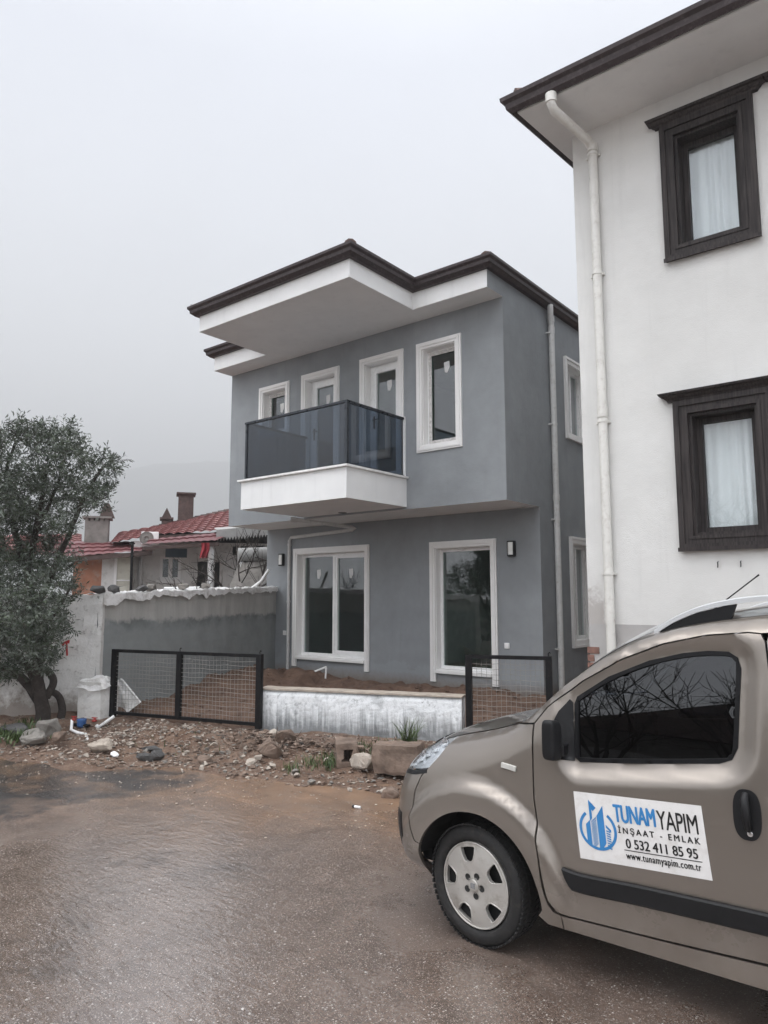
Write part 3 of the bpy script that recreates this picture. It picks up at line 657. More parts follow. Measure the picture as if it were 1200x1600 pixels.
# ------------------------------------------------------------------ walls, gates
def at_plane(px, py, p0, nrm):
    d = ray(px, py); nrm = Vector(nrm); return EYEV+d*((Vector(p0)-EYEV).dot(nrm)/d.dot(nrm))
def at_depth(px, py, dep): return EYEV+ray(px, py)*dep
def whitewash():
    m, t, p = new_mat('whitewash'); g = node(t, 'ShaderNodeNewGeometry'); s = node(t, 'ShaderNodeSeparateXYZ'); t.links.new(g.outputs['Position'], s.inputs[0])
    n = noise_node(t, 3.2, 6, .7); fine = noise_node(t, 26, 5, .75); drip = noise_node(t, 1, 5, .6, stretch=(26, 26, 1.1))
    # brushed lime coat: thick in the upper two thirds, thin runs below
    zz = math_n(t, 'ADD', s.outputs[2], math_n(t, 'MULTIPLY', drip, -.55)); zz = math_n(t, 'ADD', zz, math_n(t, 'MULTIPLY', n, -.15))
    f = mrange(t, zz, -.14, .10, 0, 1)
    f = math_n(t, 'MULTIPLY', f, mrange(t, n, .29, .46, .32, 1)); f = math_n(t, 'MULTIPLY', f, mrange(t, fine, .30, .50, .55, 1))
    top = mrange(t, math_n(t, 'ADD', s.outputs[2], math_n(t, 'MULTIPLY', fine, .06)), .63, .66, 1, .25); f = math_n(t, 'MULTIPLY', f, top)
    base = mixc(t, mrange(t, n, .35, .65, 0, 1), (.17, .18, .185), (.30, .31, .315))
    c = mixc(t, f, base, (.84, .86, .87))
    black = math_n(t, 'MULTIPLY', mrange(t, noise_node(t, 5, 7, .8), .58, .66, 0, .65), mrange(t, s.outputs[2], .25, .6, .2, 1))
    c = mixc(t, black, c, (.10, .10, .10)); t.links.new(c, p.inputs['Base Color']); p.inputs['Roughness'].default_value = .85
    bump(t, p, math_n(t, 'ADD', n, math_n(t, 'MULTIPLY', fine, .5)), .7, .02); MATS['whitewash'] = m
whitewash()
plain('cap_concrete', (.36, .31, .26), .85, var=.25, vscale=8, bmp=.5, bscale=40)
plain('concrete', (.42, .41, .39), .85, var=.2, vscale=4, bmp=.6, bscale=30, dirt=((.18, .15, .12), .8))
def garden_paint():
    m, t, p = new_mat('garden_paint'); z = pos_z(t); n = noise_node(t, 2.4, 6, .65); n2 = noise_node(t, 1, 5, .65, stretch=(5, 5, .7))
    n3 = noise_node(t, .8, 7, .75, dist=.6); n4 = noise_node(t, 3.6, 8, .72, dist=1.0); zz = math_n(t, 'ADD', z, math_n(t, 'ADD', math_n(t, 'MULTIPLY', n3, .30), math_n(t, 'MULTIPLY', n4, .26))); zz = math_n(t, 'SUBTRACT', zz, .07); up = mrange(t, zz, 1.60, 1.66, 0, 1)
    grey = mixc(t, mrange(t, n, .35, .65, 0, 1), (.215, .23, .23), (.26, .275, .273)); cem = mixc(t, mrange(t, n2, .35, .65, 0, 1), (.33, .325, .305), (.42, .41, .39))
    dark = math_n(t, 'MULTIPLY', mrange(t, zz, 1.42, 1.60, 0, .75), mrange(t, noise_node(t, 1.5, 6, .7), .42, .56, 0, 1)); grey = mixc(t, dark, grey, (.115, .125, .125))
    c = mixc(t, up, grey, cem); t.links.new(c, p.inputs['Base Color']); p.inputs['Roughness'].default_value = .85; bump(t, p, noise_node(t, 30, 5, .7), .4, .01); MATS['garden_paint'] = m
garden_paint()
def old_white():
    m, t, p = new_mat('old_white'); n = noise_node(t, 2, 6, .7); n2 = noise_node(t, 9, 6, .7); z = pos_z(t)
    c = mixc(t, mrange(t, n, .35, .65, 0, 1), (.62, .61, .59), (.76, .75, .73)); c = mixc(t, mrange(t, n2, .56, .68, 0, .8), c, (.33, .31, .29))
    low = mrange(t, math_n(t, 'ADD', z, math_n(t, 'MULTIPLY', n2, -.8)), -.1, .15, .8, 0); c = mixc(t, low, c, (.22, .18, .15))
    t.links.new(c, p.inputs['Base Color']); p.inputs['Roughness'].default_value = .9; bump(t, p, math_n(t, 'ADD', n2, n), .8, .02); MATS['old_white'] = m
old_white()
A = Vector((-6.77, 6.05, 0)); B = Vector((-4.45, 6.93, 0)); d = (B-A).normalized(); nb = Vector((-d.y, d.x, 0))
def wavy_wall(mb, P, thick, z0, tops, step=.06, jit=.012, seed=0):
    """wall along polyline P with slightly uneven faces and top"""
    pts = []
    for i in range(len(P)-1):
        a, b = Vector(P[i]).to_2d(), Vector(P[i+1]).to_2d(); k = max(1, int((b-a).length/step))
        for j in range(k+(i == len(P)-2)): pts.append((a.lerp(b, j/k), tops[i]+(tops[i+1]-tops[i])*j/k, (b-a).normalized()))
    nz = 14; vs = []; fs = []; m = 2*(nz+1)+1
    for q, zt, dd in pts:
        nn = Vector((dd.y, -dd.x)); zt2 = zt+jit*vnoise(q.x, q.y, 4, seed+5)
        for k in range(nz+1):
            z = z0+(zt2-z0)*k/nz; e = jit*vnoise(q.x*1.3+z, q.y+z*1.7, 3, seed)+(-.012 if k == nz else 0); w_ = q+nn*e; vs.append((w_.x, w_.y, z))
        for k in range(nz+1):
            z = z0+(zt2-z0)*(nz-k)/nz; w_ = q-nn*thick; vs.append((w_.x, w_.y, z))
        vs.append((q.x-nn.x*thick, q.y-nn.y*thick, z0))
    k = len(pts)
    for i in range(k-1):
        for j in range(m-1): fs.append((i*m+j, (i+1)*m+j, (i+1)*m+j+1, i*m+j+1))
    mb.add(vs, fs, False); mb.add(vs[:m], [tuple(range(m))]); mb.add(vs[-m:], [tuple(range(m-1, -1, -1))]); return mb
th = thing('garden_wall', tuple(A), 'low whitewashed wall with drips in front of the grey house', 'wall')
wavy_wall(MB(), [A, B], .20, -.15, [.632, .632], .05, .010, 3).build('wall_face', 'whitewash', th)
cp = MB(); wavy_wall(cp, [A-nb*.012-d*.01, B-nb*.012+d*.01], .23, .633, [.655, .652], .05, .006, 8); cp.build('wall_cap', 'cap_concrete', th)

GW0 = Vector((-9.42, 5.42, 0)); GW1 = Vector((-11.12, 10.34, 0))
gw = thing('garden_wall', tuple(GW0), 'tall grey garden wall with bare cement top and plastic sheet, behind the gate', 'wall')
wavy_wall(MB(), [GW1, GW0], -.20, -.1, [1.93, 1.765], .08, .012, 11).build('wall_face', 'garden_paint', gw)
ww = thing('garden_wall', (-9.4, 5.2, 0), 'weathered white street wall behind the olive tree', 'wall')
wavy_wall(MB(), [(-16, -2.4), (-12.2, 2.0), (-10.25, 4.62), (-9.38, 5.46)], .24, -.2, [1.72, 1.75, 1.78, 1.79], .06, .028, 21).build('wall_face', 'old_white', ww)
rm = MB(); c0 = at_plane(105, 1008, (-9.75, 5.1, 0), (.70, -.71, 0))
plain('red_paint', (.42, .03, .03), .6, var=.3, vscale=30)
for (a0, b0), (a1, b1), w_ in (((106, 1002), (107, 1024), .012), ((98, 1006), (110, 1001), .014), ((98, 1004), (102, 1008), .012), ((110, 1000), (109, 1005), .010)):
    p0 = at_plane(a0, b0, (-9.72, 5.10, 0), (.69, -.72, 0)); p1 = at_plane(a1, b1, (-9.72, 5.10, 0), (.69, -.72, 0)); o = Vector((.69, -.72, 0))*.055; rm.obox((p0+p1)/2+o, p1-p0, (.69, -.72, 0), (p1-p0).cross(Vector((.69, -.72, 0))), (p1-p0).length/2, .004, w_)
rm.build('paint_mark', 'red_paint', ww)
# stub pillar beside the gate with a cement sack draped over it
pc = Vector((-9.16, 5.33, 0)); pl = thing('gate_pillar', tuple(pc), 'short rough concrete pillar left of the mesh gate', 'pillar')
v1 = Vector((.95, .32, 0)); v2 = Vector((-.32, .95, 0)); pv = []
mb = MB(); n = 10; ring = [(-1, -1), (-.3, -1.03), (.4, -1), (1, -1), (1.02, -.2), (1, 1), (0, 1), (-1, 1), (-1.02, .2)]
for k in range(n+1):
    z = -.1+.74*k/n
    for i, (a, b) in enumerate(ring):
        q = pc+v1*(a*(.195-.012*k/n))+v2*(b*.17); e = .022*vnoise(q.x*2+z*2, q.y*2, 3, i); pv.append((q.x+e, q.y-e, z))
m = len(ring); mb.add(pv, [(i*m+j, i*m+(j+1) % m, (i+1)*m+(j+1) % m, (i+1)*m+j) for i in range(n) for j in range(m)]); mb.add(pv[-m:], [tuple(range(m))]); plain('pillar_lime', (.70, .69, .665), .9, var=.12, vscale=6, bmp=.5, bscale=40, dirt=((.40, .37, .34), .6)); mb.build('pillar_block', 'pillar_lime', pl)
def blob_sheet(cx, cy, z, rx, ry, rot, seed, drape=.09, amp=.03, n=26):
    vs = []; fs = []
    for j in range(n+1):
        for i in range(n+1):
            u, v = i/n*2-1, j/n*2-1; x = u*rx; y = v*ry; r = max(abs(u), abs(v)); zz = z+amp*vnoise(x*2, y*2, 2.6, seed, 3)-drape*smooth01((r-.62)/.38)
            vs.append((cx+x*math.cos(rot)-y*math.sin(rot)+.02*vnoise(u, v, 2, seed+4), cy+x*math.sin(rot)+y*math.cos(rot), zz))
    fs = [(j*(n+1)+i, j*(n+1)+i+1, (j+1)*(n+1)+i+1, (j+1)*(n+1)+i) for j in range(n) for i in range(n)]
    return MB().add(vs, fs, True)
def plastic():
    m, t, p = new_mat('plastic_sheet'); p.inputs['Base Color'].default_value = (.74, .73, .71, 1); p.inputs['Roughness'].default_value = .28; p.inputs['Transmission Weight'].default_value = .0
    t.links.new(mixc(t, mrange(t, noise_node(t, 5, 5, .7), .45, .65, 0, .8), (.78, .77, .76), (.45, .43, .40)), p.inputs['Base Color']); bump(t, p, noise_node(t, 16, 4, .6), .5, .03); MATS['plastic_sheet'] = m
plastic()
o = blob_sheet(pc.x, pc.y, .685, .235, .20, .32, 5, .13, .04).build('cement_sack', 'plastic_sheet', org=(pc.x, pc.y, .64)); tag(o, 'crumpled pale sack lying on the short concrete pillar', 'sack')

# gates
def gate(name, pL, pR, zb, zt, mid, label):
    pL, pR = Vector(pL), Vector(pR); dd = (pR-pL); ln = dd.length; dd.normalize(); nn = Vector((dd.y, -dd.x, 0)); th = thing(name, (pL.x, pL.y, zb), label, 'gate')
    def bar(a, b, w_, t=.02):
        a, b = Vector(a), Vector(b); x = (b-a).normalized(); z = x.cross(nn).normalized(); fr.obox((a+b)/2, x, nn, z, (b-a).length/2, t, w_)
    def P(u, z, o=0): return pL+dd*u+nn*o+Vector((0, 0, z))
    fr = MB(); bar(P(.0, zb-.03), P(.0, zt), .035, .03); bar(P(ln, zb-.03), P(ln, zt), .035, .03)
    us = [0]+[ln*m_ for m_ in mid]+[ln]
    for u in us[1:-1]: bar(P(u, zb), P(u, zt), .036, .025)
    for u0, u1 in zip(us, us[1:]):
        bar(P(u0+.036, zt-.02), P(u1-.036, zt-.02), .02); bar(P(u0+.036, zb+.02), P(u1-.036, zb+.02), .02)
    f = fr.build('gate_frame', 'black_metal', th)
    for u0, u1 in zip(us, us[1:]):
        wm = MB(); a, b = u0+.037, u1-.037; n1 = round((b-a)/.055); n2 = round((zt-zb-.08)/.055); z0, z1 = zb+.04, zt-.04
        for k in range(1, n1): u = a+(b-a)*k/n1+.004*math.sin(k*3.1); wm.tube([P(u, z0, .004*math.sin(k)), P(u, z1, .004*math.sin(k*2))], .0022, 4, False)
        for k in range(1, n2): z = z0+(z1-z0)*k/n2; wm.tube([P(a+(b-a)*q/8, z+.006*math.sin(q*1.7+k), .003) for q in range(9)], .0022, 4, False)
        wm.build('wire_mesh', 'wire', th)
    for u in us[1:]:
        ht = MB(); ht.tube([P(u, zt), P(u, zt+.03), P(u+.012, zt+.045), P(u+.02, zt+.03)], .006, 6); ht.build('latch_hook', 'black_metal', f)
    return th
gl0 = at_z(176, 1115, .22); gl1 = at_z(404, 1134, .22)
gl0.z = gl1.z = 0; nn = (gl1-gl0).normalized(); npl = Vector((nn.y, -nn.x, 0))
zt = at_plane(176, 1014, gl0, npl).z
um = (at_plane(280, 1060, gl0, npl)-gl0).dot(nn)/(gl1-gl0).length
gate('mesh_gate', gl0, gl1, .215, zt, [um], 'wide black framed wire mesh gate of two panels beside the pillar')
ga = Vector((-4.38, 6.98, 0)); gd = Vector((.93, .37, 0)).normalized(); gn = Vector((gd.y, -gd.x, 0))
zt2 = at_plane(737, 1023, ga, gn).z; gb = at_plane(857, 1025, ga, gn); gb.z = 0
gate('mesh_gate', ga, gb, .12, zt2, [], 'narrow black framed wire mesh gate between low wall and parked van')
# wall-top plastic sheet and the stones holding it down
def along(u, off=0, z=0):
    p = GW0.lerp(GW1, u); q = (GW1-GW0).normalized(); nn = Vector((q.y, -q.x, 0)); return p+nn*off+Vector((0, 0, 1.765+.165*u+z))
vs = []; nu, nv = 120, 18
for i in range(nu+1):
    u = i/nu*.99+.005
    for j in range(nv+1):
        s_ = j/nv; off = .10-.36*s_; hang = .085+.12*max(0, vnoise(u*6, 0, 1.0, 31))+.07*max(0, vnoise(u*22, 3, 1, 33))
        z = .03+.05*abs(vnoise(u*26, s_*2, 1, 35))+.02*vnoise(u*60, s_*5, 1, 36)
        if s_ < .28: off = .055+.012*abs(vnoise(u*40, s_, 1, 37)); z = z-hang*(1-s_/.28)
        else: off = .055-.30*(s_-.28)/.72
        p = along(u, off, z); vs.append(tuple(p))
o = MB().add(vs, [(i*(nv+1)+j, (i+1)*(nv+1)+j, (i+1)*(nv+1)+j+1, i*(nv+1)+j+1) for i in range(nu) for j in range(nv)], True).build('plastic_sheet', 'plastic_sheet', org=tuple(GW0))
tag(o, 'crumpled white plastic sheet draped along top of the grey garden wall', 'plastic sheet')
plain('stone_grey', (.22, .205, .185), .85, var=.3, vscale=7, bmp=.7, bscale=50, dirt=((.10, .08, .065), .6))
plain('stone_brown', (.185, .135, .105), .85, var=.45, vscale=7, bmp=.8, bscale=40, dirt=((.10, .065, .05), .7))
plain('stone_pale', (.40, .35, .30), .85, var=.2, vscale=9, bmp=.6, bscale=60, dirt=((.20, .15, .11), .6))
plain('stone_dark', (.075, .073, .072), .8, var=.35, vscale=9, bmp=.8, bscale=40)
for k, (px, wd, seed, lab) in enumerate([(145, 88, 1, 'long flat dark stone on wall top nearest the olive tree'), (180, 60, 2, 'squarish dark stone on plastic sheet below the cream shutter panel'), (222, 72, 3, 'grey stone on plastic sheet under the white downpipe of the old house'), (238, 56, 4, 'small stone resting beside a larger one on the wall top'), (287, 50, 5, 'round grey stone on plastic sheet under the dark window'), (322, 52, 6, 'grey stone on the wall top below the white bent pipe')]):
    # solve for u by direction
    best = min(np.linspace(0, 1, 400), key=lambda u: abs((lambda v: 600+FPX*v.dot(r2)/v.dot(fwd))(along(u)-EYEV)-px))
    p = along(best, -.03, .095); rock('wall_stone', tuple(p), (wd/480, .12, .075+.015*(k % 2)), 40+seed, 'stone_dark' if k < 3 else 'stone_grey', lab, 'stones on the garden wall', rot=1.9+seed*.1)

# ------------------------------------------------------------------ rubble
def on_ground(px, py, z=.1):
    p = at_z(px, py, z)
    for _ in range(6): p = at_z(px, py, ground_h(p.x, p.y))
    return p
named = [
 ((52, 1163), (.22, .15, .15), 11, 'stone_grey', 'largest grey slab of rock under the olive tree', .3, .5),
 ((74, 1148), (.17, .14, .19), 12, 'stone_grey', 'upright grey rock leaning against the olive trunk', .8, .2),
 ((22, 1145), (.30, .14, .09), 13, 'stone_dark', 'flat dark rock at left edge among the green weeds', .2, .1),
 ((93, 1157), (.10, .09, .09), 14, 'stone_brown', 'small brown rock right of the rocks under the olive tree', .4, .2),
 ((157, 1172), (.19, .11, .11), 15, 'cap_concrete', 'pale broken concrete lump in front of the gate pillar', .35, -.2),
 ((421, 1181), (.18, .13, .14), 16, 'stone_brown', 'big brown boulder at left foot of the whitewashed low wall', .4, .2),
 ((447, 1162), (.14, .10, .13), 17, 'stone_brown', 'brown boulder set against the low wall behind the bigger one', .9, .4),
 ((426, 1152), (.10, .09, .08), 18, 'stone_pale', 'small knobbly stone above the big brown boulder', .1, .1),
 ((568, 1199), (.17, .11, .12), 19, 'stone_pale', 'angular white stone between the two squared blocks', .5, .5),
 ((609, 1247), (.11, .08, .07), 20, 'stone_brown', 'brown clod on the gravel just left of the van bonnet', .6, .2),
 ((481, 1262), (.085, .05, .025), 21, 'stone_pale', 'flat pale stone lying on the wet road edge', .9, .0),
 ((276, 1227), (.05, .04, .03), 22, 'stone_pale', 'lone small stone on the mud beside the fresh asphalt', .2, .0),
 ((238, 1174), (.17, .10, .045), 23, 'stone_dark', 'tilted flat dark slab on top of the rubble before the gate', .3, -.45),
 ((228, 1188), (.12, .09, .08), 24, 'stone_dark', 'dark asphalt lump below the tilted slab', .7, .3),
 ((246, 1185), (.09, .08, .08), 25, 'stone_dark', 'smaller dark asphalt lump right of the larger lump', 1.2, .3),
 ((320, 1192), (.13, .09, .07), 26, 'stone_brown', 'brown rock on the slope below the right gate panel', 1.2, .3),
 ((179, 1183), (.065, .05, .05), 27, None, 'piece of red brick lying in the rubble', .4, .2),
 ((390, 1195), (.085, .07, .055), 28, 'stone_pale', 'light stone at bottom of heap left of the green weeds', .4, .2),
]
MATS[None] = MATS['brick_red']
for (px, py), sz, seed, mt, lab, rot, tilt in named:
    p = on_ground(px, py); rock('rock' if max(sz) > .1 else 'stone', (p.x, p.y, p.z+sz[2]*.45), sz, seed, mt, lab, None, rot, tilt=tilt)
# squared blocks at the foot of the wall
def block(px, py, hx, hy, hz, rot, mat, name, label, hole=False, seed=0):
    p = on_ground(px, py); th = MB(); n = 9; ca, sa = math.cos(rot), math.sin(rot)
    bm = bmesh.new(); bmesh.ops.create_cube(bm, size=2); bmesh.ops.subdivide_edges(bm, edges=list(bm.edges), cuts=7, use_grid_fill=True)
    for v in bm.verts:
        x, y, z = v.co; q = Vector((x*hx, y*hy, z*hz)); rr = mnoise.noise_vector(q*9+Vector((seed, 0, 0)))*.018; rr += mnoise.noise_vector(q*3+Vector((seed, 5, 0)))*.018
        e = (abs(x) > .9)+(abs(y) > .9)+(abs(z) > .9); q *= (1-.03*(e-1)); v.co = q+rr
    if hole:
        bm.faces.ensure_lookup_table(); fs = [f for f in bm.faces if f.normal.y < -.6 and abs(f.calc_center_median().x) < hx*.42 and abs(f.calc_center_median().z) < hz*.5]
        r = bmesh.ops.extrude_face_region(bm, geom=fs); bmesh.ops.translate(bm, verts=[g for g in r['geom'] if isinstance(g, bmesh.types.BMVert)], vec=(0, hy*1.4, 0)); bmesh.ops.delete(bm, geom=fs, context='FACES')
    bm.verts.index_update(); vs = [(p.x+v.co.x*ca-v.co.y*sa, p.y+v.co.x*sa+v.co.y*ca, p.z+v.co.z+hz*.8) for v in bm.verts]; fs = [tuple(v.index for v in f.verts) for f in bm.faces]; bm.free()
    o = MB().add(vs, fs).build(name, mat, org=tuple(p)); tag(o, label, 'block'); return o
block(540, 1192, .11, .14, .125, .85, 'stone_brown', 'hollow_block', 'hollow brown concrete block standing in grass by the low wall', True, 3)
block(622, 1201, .235, .13, .135, .42, 'stone_brown', 'stone_block', 'large squared brown stone block nearest the van headlight', False, 9)
# loose medium stones: things, sharing one label per colour
protos = {}
for mt in ('stone_pale', 'stone_brown', 'stone_grey'):
    for k in range(4):
        vs, fs = rock_mesh(100+k*7+len(mt), 12, 1, .8, .65, False); me = bpy.data.meshes.new('rubble_stone'); me.from_pydata([tuple(v) for v in vs], [], fs); me.materials.append(MATS[mt]); protos[mt, k] = me
def rand_spot():
    while True:
        px = random.uniform(60, 640); py = random.uniform(1135, 1245)
        lo = 1140+(px-60)*.04; hi = 1190+(px-60)*.095
        if px < 110 and py < 1165: continue
        if lo < py < hi and random.random() < (1.0 if 190 < px < 330 or 400 < px < 520 else .55): return on_ground(px, py)
for i in range(110):
    mt = random.choice(['stone_pale', 'stone_pale', 'stone_brown', 'stone_grey']); p = rand_spot(); s_ = random.choice([.022, .028, .035, .045, .055])
    o = bpy.data.objects.new('rubble_stone', protos[mt, i % 4]); COL.objects.link(o); o.location = (p.x, p.y, p.z+s_*.3); o.scale = (s_, s_, s_); o.rotation_euler = (random.uniform(-.4, .4), random.uniform(-.4, .4), random.uniform(0, 6.3))
    nm = {'stone_pale': 'pale', 'stone_brown': 'brown', 'stone_grey': 'grey'}[mt]
    tag(o, 'loose fist sized %s stone lying in the rubble strip before the walls' % nm, 'stone', 'loose %s stones in the rubble strip' % nm)
def stuff_stones(name, mat, count, spot, lo, hi, seed):
    r = random.Random(seed); T = [rock_mesh(300+k, 9, 1, .55+.3*((k*7) % 10)/10, .25+.4*((k*3) % 10)/10, False) for k in range(10)]; V = []; Fs = []
    for i in range(count):
        p = spot(r)
        if p is None: continue
        s_ = lo+(hi-lo)*r.random()**3; a = r.uniform(0, 6.3); ca, sa = math.cos(a)*s_, math.sin(a)*s_; vs, fs = T[i % 10]; n = len(V)
        V += [(p[0]+v.x*ca-v.y*sa, p[1]+v.x*sa+v.y*ca, p[2]+v.z*s_+s_*.25) for v in vs]; Fs += [tuple(q+n for q in f) for f in fs]
    return tag(MB().add(V, Fs).build(name, mat), kind='stuff')
def spot_verge(r):
    x = r.uniform(-10.4, -3.2); e, q = float(line_y(EDGE, x)), float(line_y(WALL, x)); t = r.random()**.9; y = e-.12+(q-e+.05)*t
    dens = .35+.65*max(0, min(1, .5+vnoise(x, y, 1.3, 71)*1.2))
    if x < -8.9 and y > 4.3: dens *= .4
    return (x, y, ground_h(x, y)) if r.random() < dens else None
stuff_stones('rubble', 'stone_pale', 4200, spot_verge, .006, .034, 1); stuff_stones('rubble', 'stone_brown', 6500, spot_verge, .007, .046, 2); stuff_stones('rubble', 'stone_grey', 2600, spot_verge, .007, .036, 3)
def spot_heap(r):
    x = r.gauss(-6.05, .42); y = r.gauss(5.62, .14)+(x+6)*.35; return (x, y, ground_h(x, y)+r.random()*.05)
def spot_heap2(r):
    x = r.gauss(-7.75, .45); y = r.gauss(5.12, .22)+(x+7.7)*.3; return (x, y, ground_h(x, y)+r.random()*.03)
stuff_stones('rubble', 'stone_brown', 420, spot_heap, .015, .06, 4); stuff_stones('rubble', 'stone_pale', 260, spot_heap2, .012, .05, 5)
def spot_road(r):
    x = r.uniform(-8, -1.5); e = float(line_y(EDGE, x)); y = e-.15-abs(r.gauss(0, .5)); return (x, y, .002)
stuff_stones('gravel', 'stone_pale', 900, spot_road, .004, .017, 6)
def spot_yard(r):
    x = r.uniform(-11, -4.2); q = float(line_y(WALL, x)); y = r.uniform(q+.1, 10.2); return (x, y, yard_h(x, y)-.01)
stuff_stones('soil_clods', 'soil', 2200, spot_yard, .012, .06, 7)
# litter: black and white lighter on the road
p = at_z(559, 1264, 0.0); mb = MB(); li = thing('lighter', (p.x, p.y, .004), 'small black and white lighter lying on the wet mud', 'lighter')
mb.tube([p+Vector((-.035, 0, .013)), p+Vector((.02, .012, .013))], .011, 10); mb.build('lighter_body', 'pvc_white', li); mb = MB(); mb.tube([p+Vector((-.052, -.004, .013)), p+Vector((-.0355, 0, .013))], .0115, 10); mb.build('lighter_top', 'black_plastic', li)
# water pipes by the tree
plain('meter_blue', (.03, .09, .24), .4); plain('valve_red', (.30, .03, .025), .45)
def gp(px, py, h): p = on_ground(px, py); return Vector((p.x, p.y, p.z+h))
P0 = gp(112, 1141, .10); mb = MB(); mb.tube([gp(112, 1141, .13), gp(111, 1143, .02), gp(122, 1147, .015), gp(134, 1149, .015), gp(137, 1156, -.01)], .018, 8); o = mb.build('water_pipe', 'pvc_white', org=tuple(P0)); tag(o, 'bent white water pipe stub beside the blue meter under the tree', 'pipe')
mb = MB(); a, b = gp(154, 1139, .02), gp(178, 1133, .11); mb.tube([a-Vector((.03, 0, -.005)), a, b], .021, 8); mb.tube([a-Vector((.045, 0, -.01)), a], .027, 8); o = mb.build('water_pipe', 'pvc_white', org=tuple(a)); tag(o, 'straight white pipe piece slanting up before the pillar', 'pipe')
c = gp(127, 1139, .075); wm = thing('water_meter', tuple(c), 'blue water meter with pipe ends on the ground by the pillar', 'water meter')
mb = MB(); mb.lathe(c-Vector((0, 0, .05)), (0, 0, 1), [(0, 0), (0, .05), (.03, .055), (.07, .055), (.085, .06), (.10, .055), (.105, 0)], 20); mb.build('meter_body', 'meter_blue', wm); mb = MB(); mb.tube([c+Vector((-.12, -.03, -.03)), c+Vector((.12, .03, -.03))], .022, 8); mb.build('meter_pipe', 'black_metal', wm)
for px, py, lab in ((115, 1137, 'red valve handle on the left of the blue water meter'), (147, 1139, 'red valve handle between blue meter and slanting pipe')):
    c = gp(px, py, .09); mb = MB(); mb.lathe(c, (0, 0, 1), [(0, 0), (0, .032), (.02, .034), (.025, .015), (.05, .012), (.05, 0)], 10); mb.obox(c+Vector((0, 0, .045)), (1, .3, 0), (-.3, 1, 0), (0, 0, 1), .04, .01, .006); o = mb.build('pipe_valve', 'valve_red', org=tuple(c)); tag(o, lab, 'valve')
mb = MB(); q0 = at_y(477, 1055, 9.75); q1 = at_y(510, 1042, 9.9); q2 = at_y(508, 1058, 9.9); mb.tube([q0, q0.lerp(q1, .3), q1, q1.lerp(q2, .15), q2-Vector((0, 0, .15))], .017, 8); mb.tube([q0, q0.lerp(q1, .12)], .024, 8); mb.tube([q0.lerp(q1, .28), q0.lerp(q1, .28)+Vector((.02, -.06, -.04))], .014, 8)
o = mb.build('water_pipe', 'pvc_white', org=tuple(q2)); tag(o, 'white elbowed pipe sticking out of soil under the sliding window', 'pipe')
mb = MB(); c = at_y(196, 1100, 6.0); mb.extrude([at_y(181, 1118, 5.75), at_y(181, 1058, 5.9), at_y(190, 1062, 5.9), at_y(219, 1098, 5.9), at_y(196, 1116, 5.75)], (.0, .02, .008)); o = mb.build('plaster_board', 'plastic_sheet', org=tuple(c)); tag(o, 'broken white board leaning behind the left gate panel', 'board')

# ------------------------------------------------------------------ weeds
def grass_mat(name, a, b):
    m, t, p = new_mat(name); c = mixc(t, mrange(t, noise_node(t, 14, 3), .35, .65, 0, 1), a, b); t.links.new(c, p.inputs['Base Color']); p.inputs['Roughness'].default_value = .55; MATS[name] = m
grass_mat('grass', (.035, .065, .018), (.085, .115, .035))
def blades(spots, seed, hmin, hmax, w_=.006):
    r = random.Random(seed); V = []; Fs = []
    for (x, y, z) in spots:
        a = r.uniform(0, 6.3); h = r.uniform(hmin, hmax); ln = r.uniform(.15, .8)*h; dx, dy = math.cos(a), math.sin(a); n = len(V); px_, py_ = -dy*w_, dx*w_
        for k, (s_, wd) in enumerate(((0, 1), (.4, .9), (.75, .6), (1, .1))):
            bx, by, bz = x+dx*ln*s_**1.8, y+dy*ln*s_**1.8, z+h*s_*(1-.25*s_*ln/h); V += [(bx-px_*wd, by-py_*wd, bz), (bx+px_*wd, by+py_*wd, bz)]
        Fs += [(n+2*k, n+2*k+1, n+2*k+3, n+2*k+2) for k in range(3)]
    return MB().add(V, Fs, True)
def patch(px, py, sx, sy, n, r):
    out = []
    for _ in range(n):
        p = on_ground(px+r.gauss(0, sx), py+r.gauss(0, sy)); out.append((p.x, p.y, p.z-.01))
    return out
r = random.Random(5); sp = []
for a in [(548, 1178, 13, 4, 90), (515, 1192, 7, 6, 170), (600, 1172, 25, 5, 200), (648, 1180, 10, 8, 130), (485, 1196, 10, 4, 70), (455, 1203, 8, 3, 40), (560, 1172, 14, 3, 140), (300, 1160, 40, 12, 30)]: sp += patch(*a, r)
tag(blades(sp, 1, .03, .11, .005).build('grass', 'grass'), kind='stuff')
sp = patch(20, 1150, 22, 7, 420, r)+patch(45, 1137, 10, 4, 120, r); tag(blades(sp, 2, .04, .12, .010).build('weeds', 'grass'), kind='stuff')
sp = patch(637, 1170, 7, 2, 70, r); o = blades(sp, 3, .16, .40, .006).build('weed_clump', 'grass', org=tuple(on_ground(637, 1170))); tag(o, 'tall grassy weed clump growing at the low wall behind the stone block', 'weed')

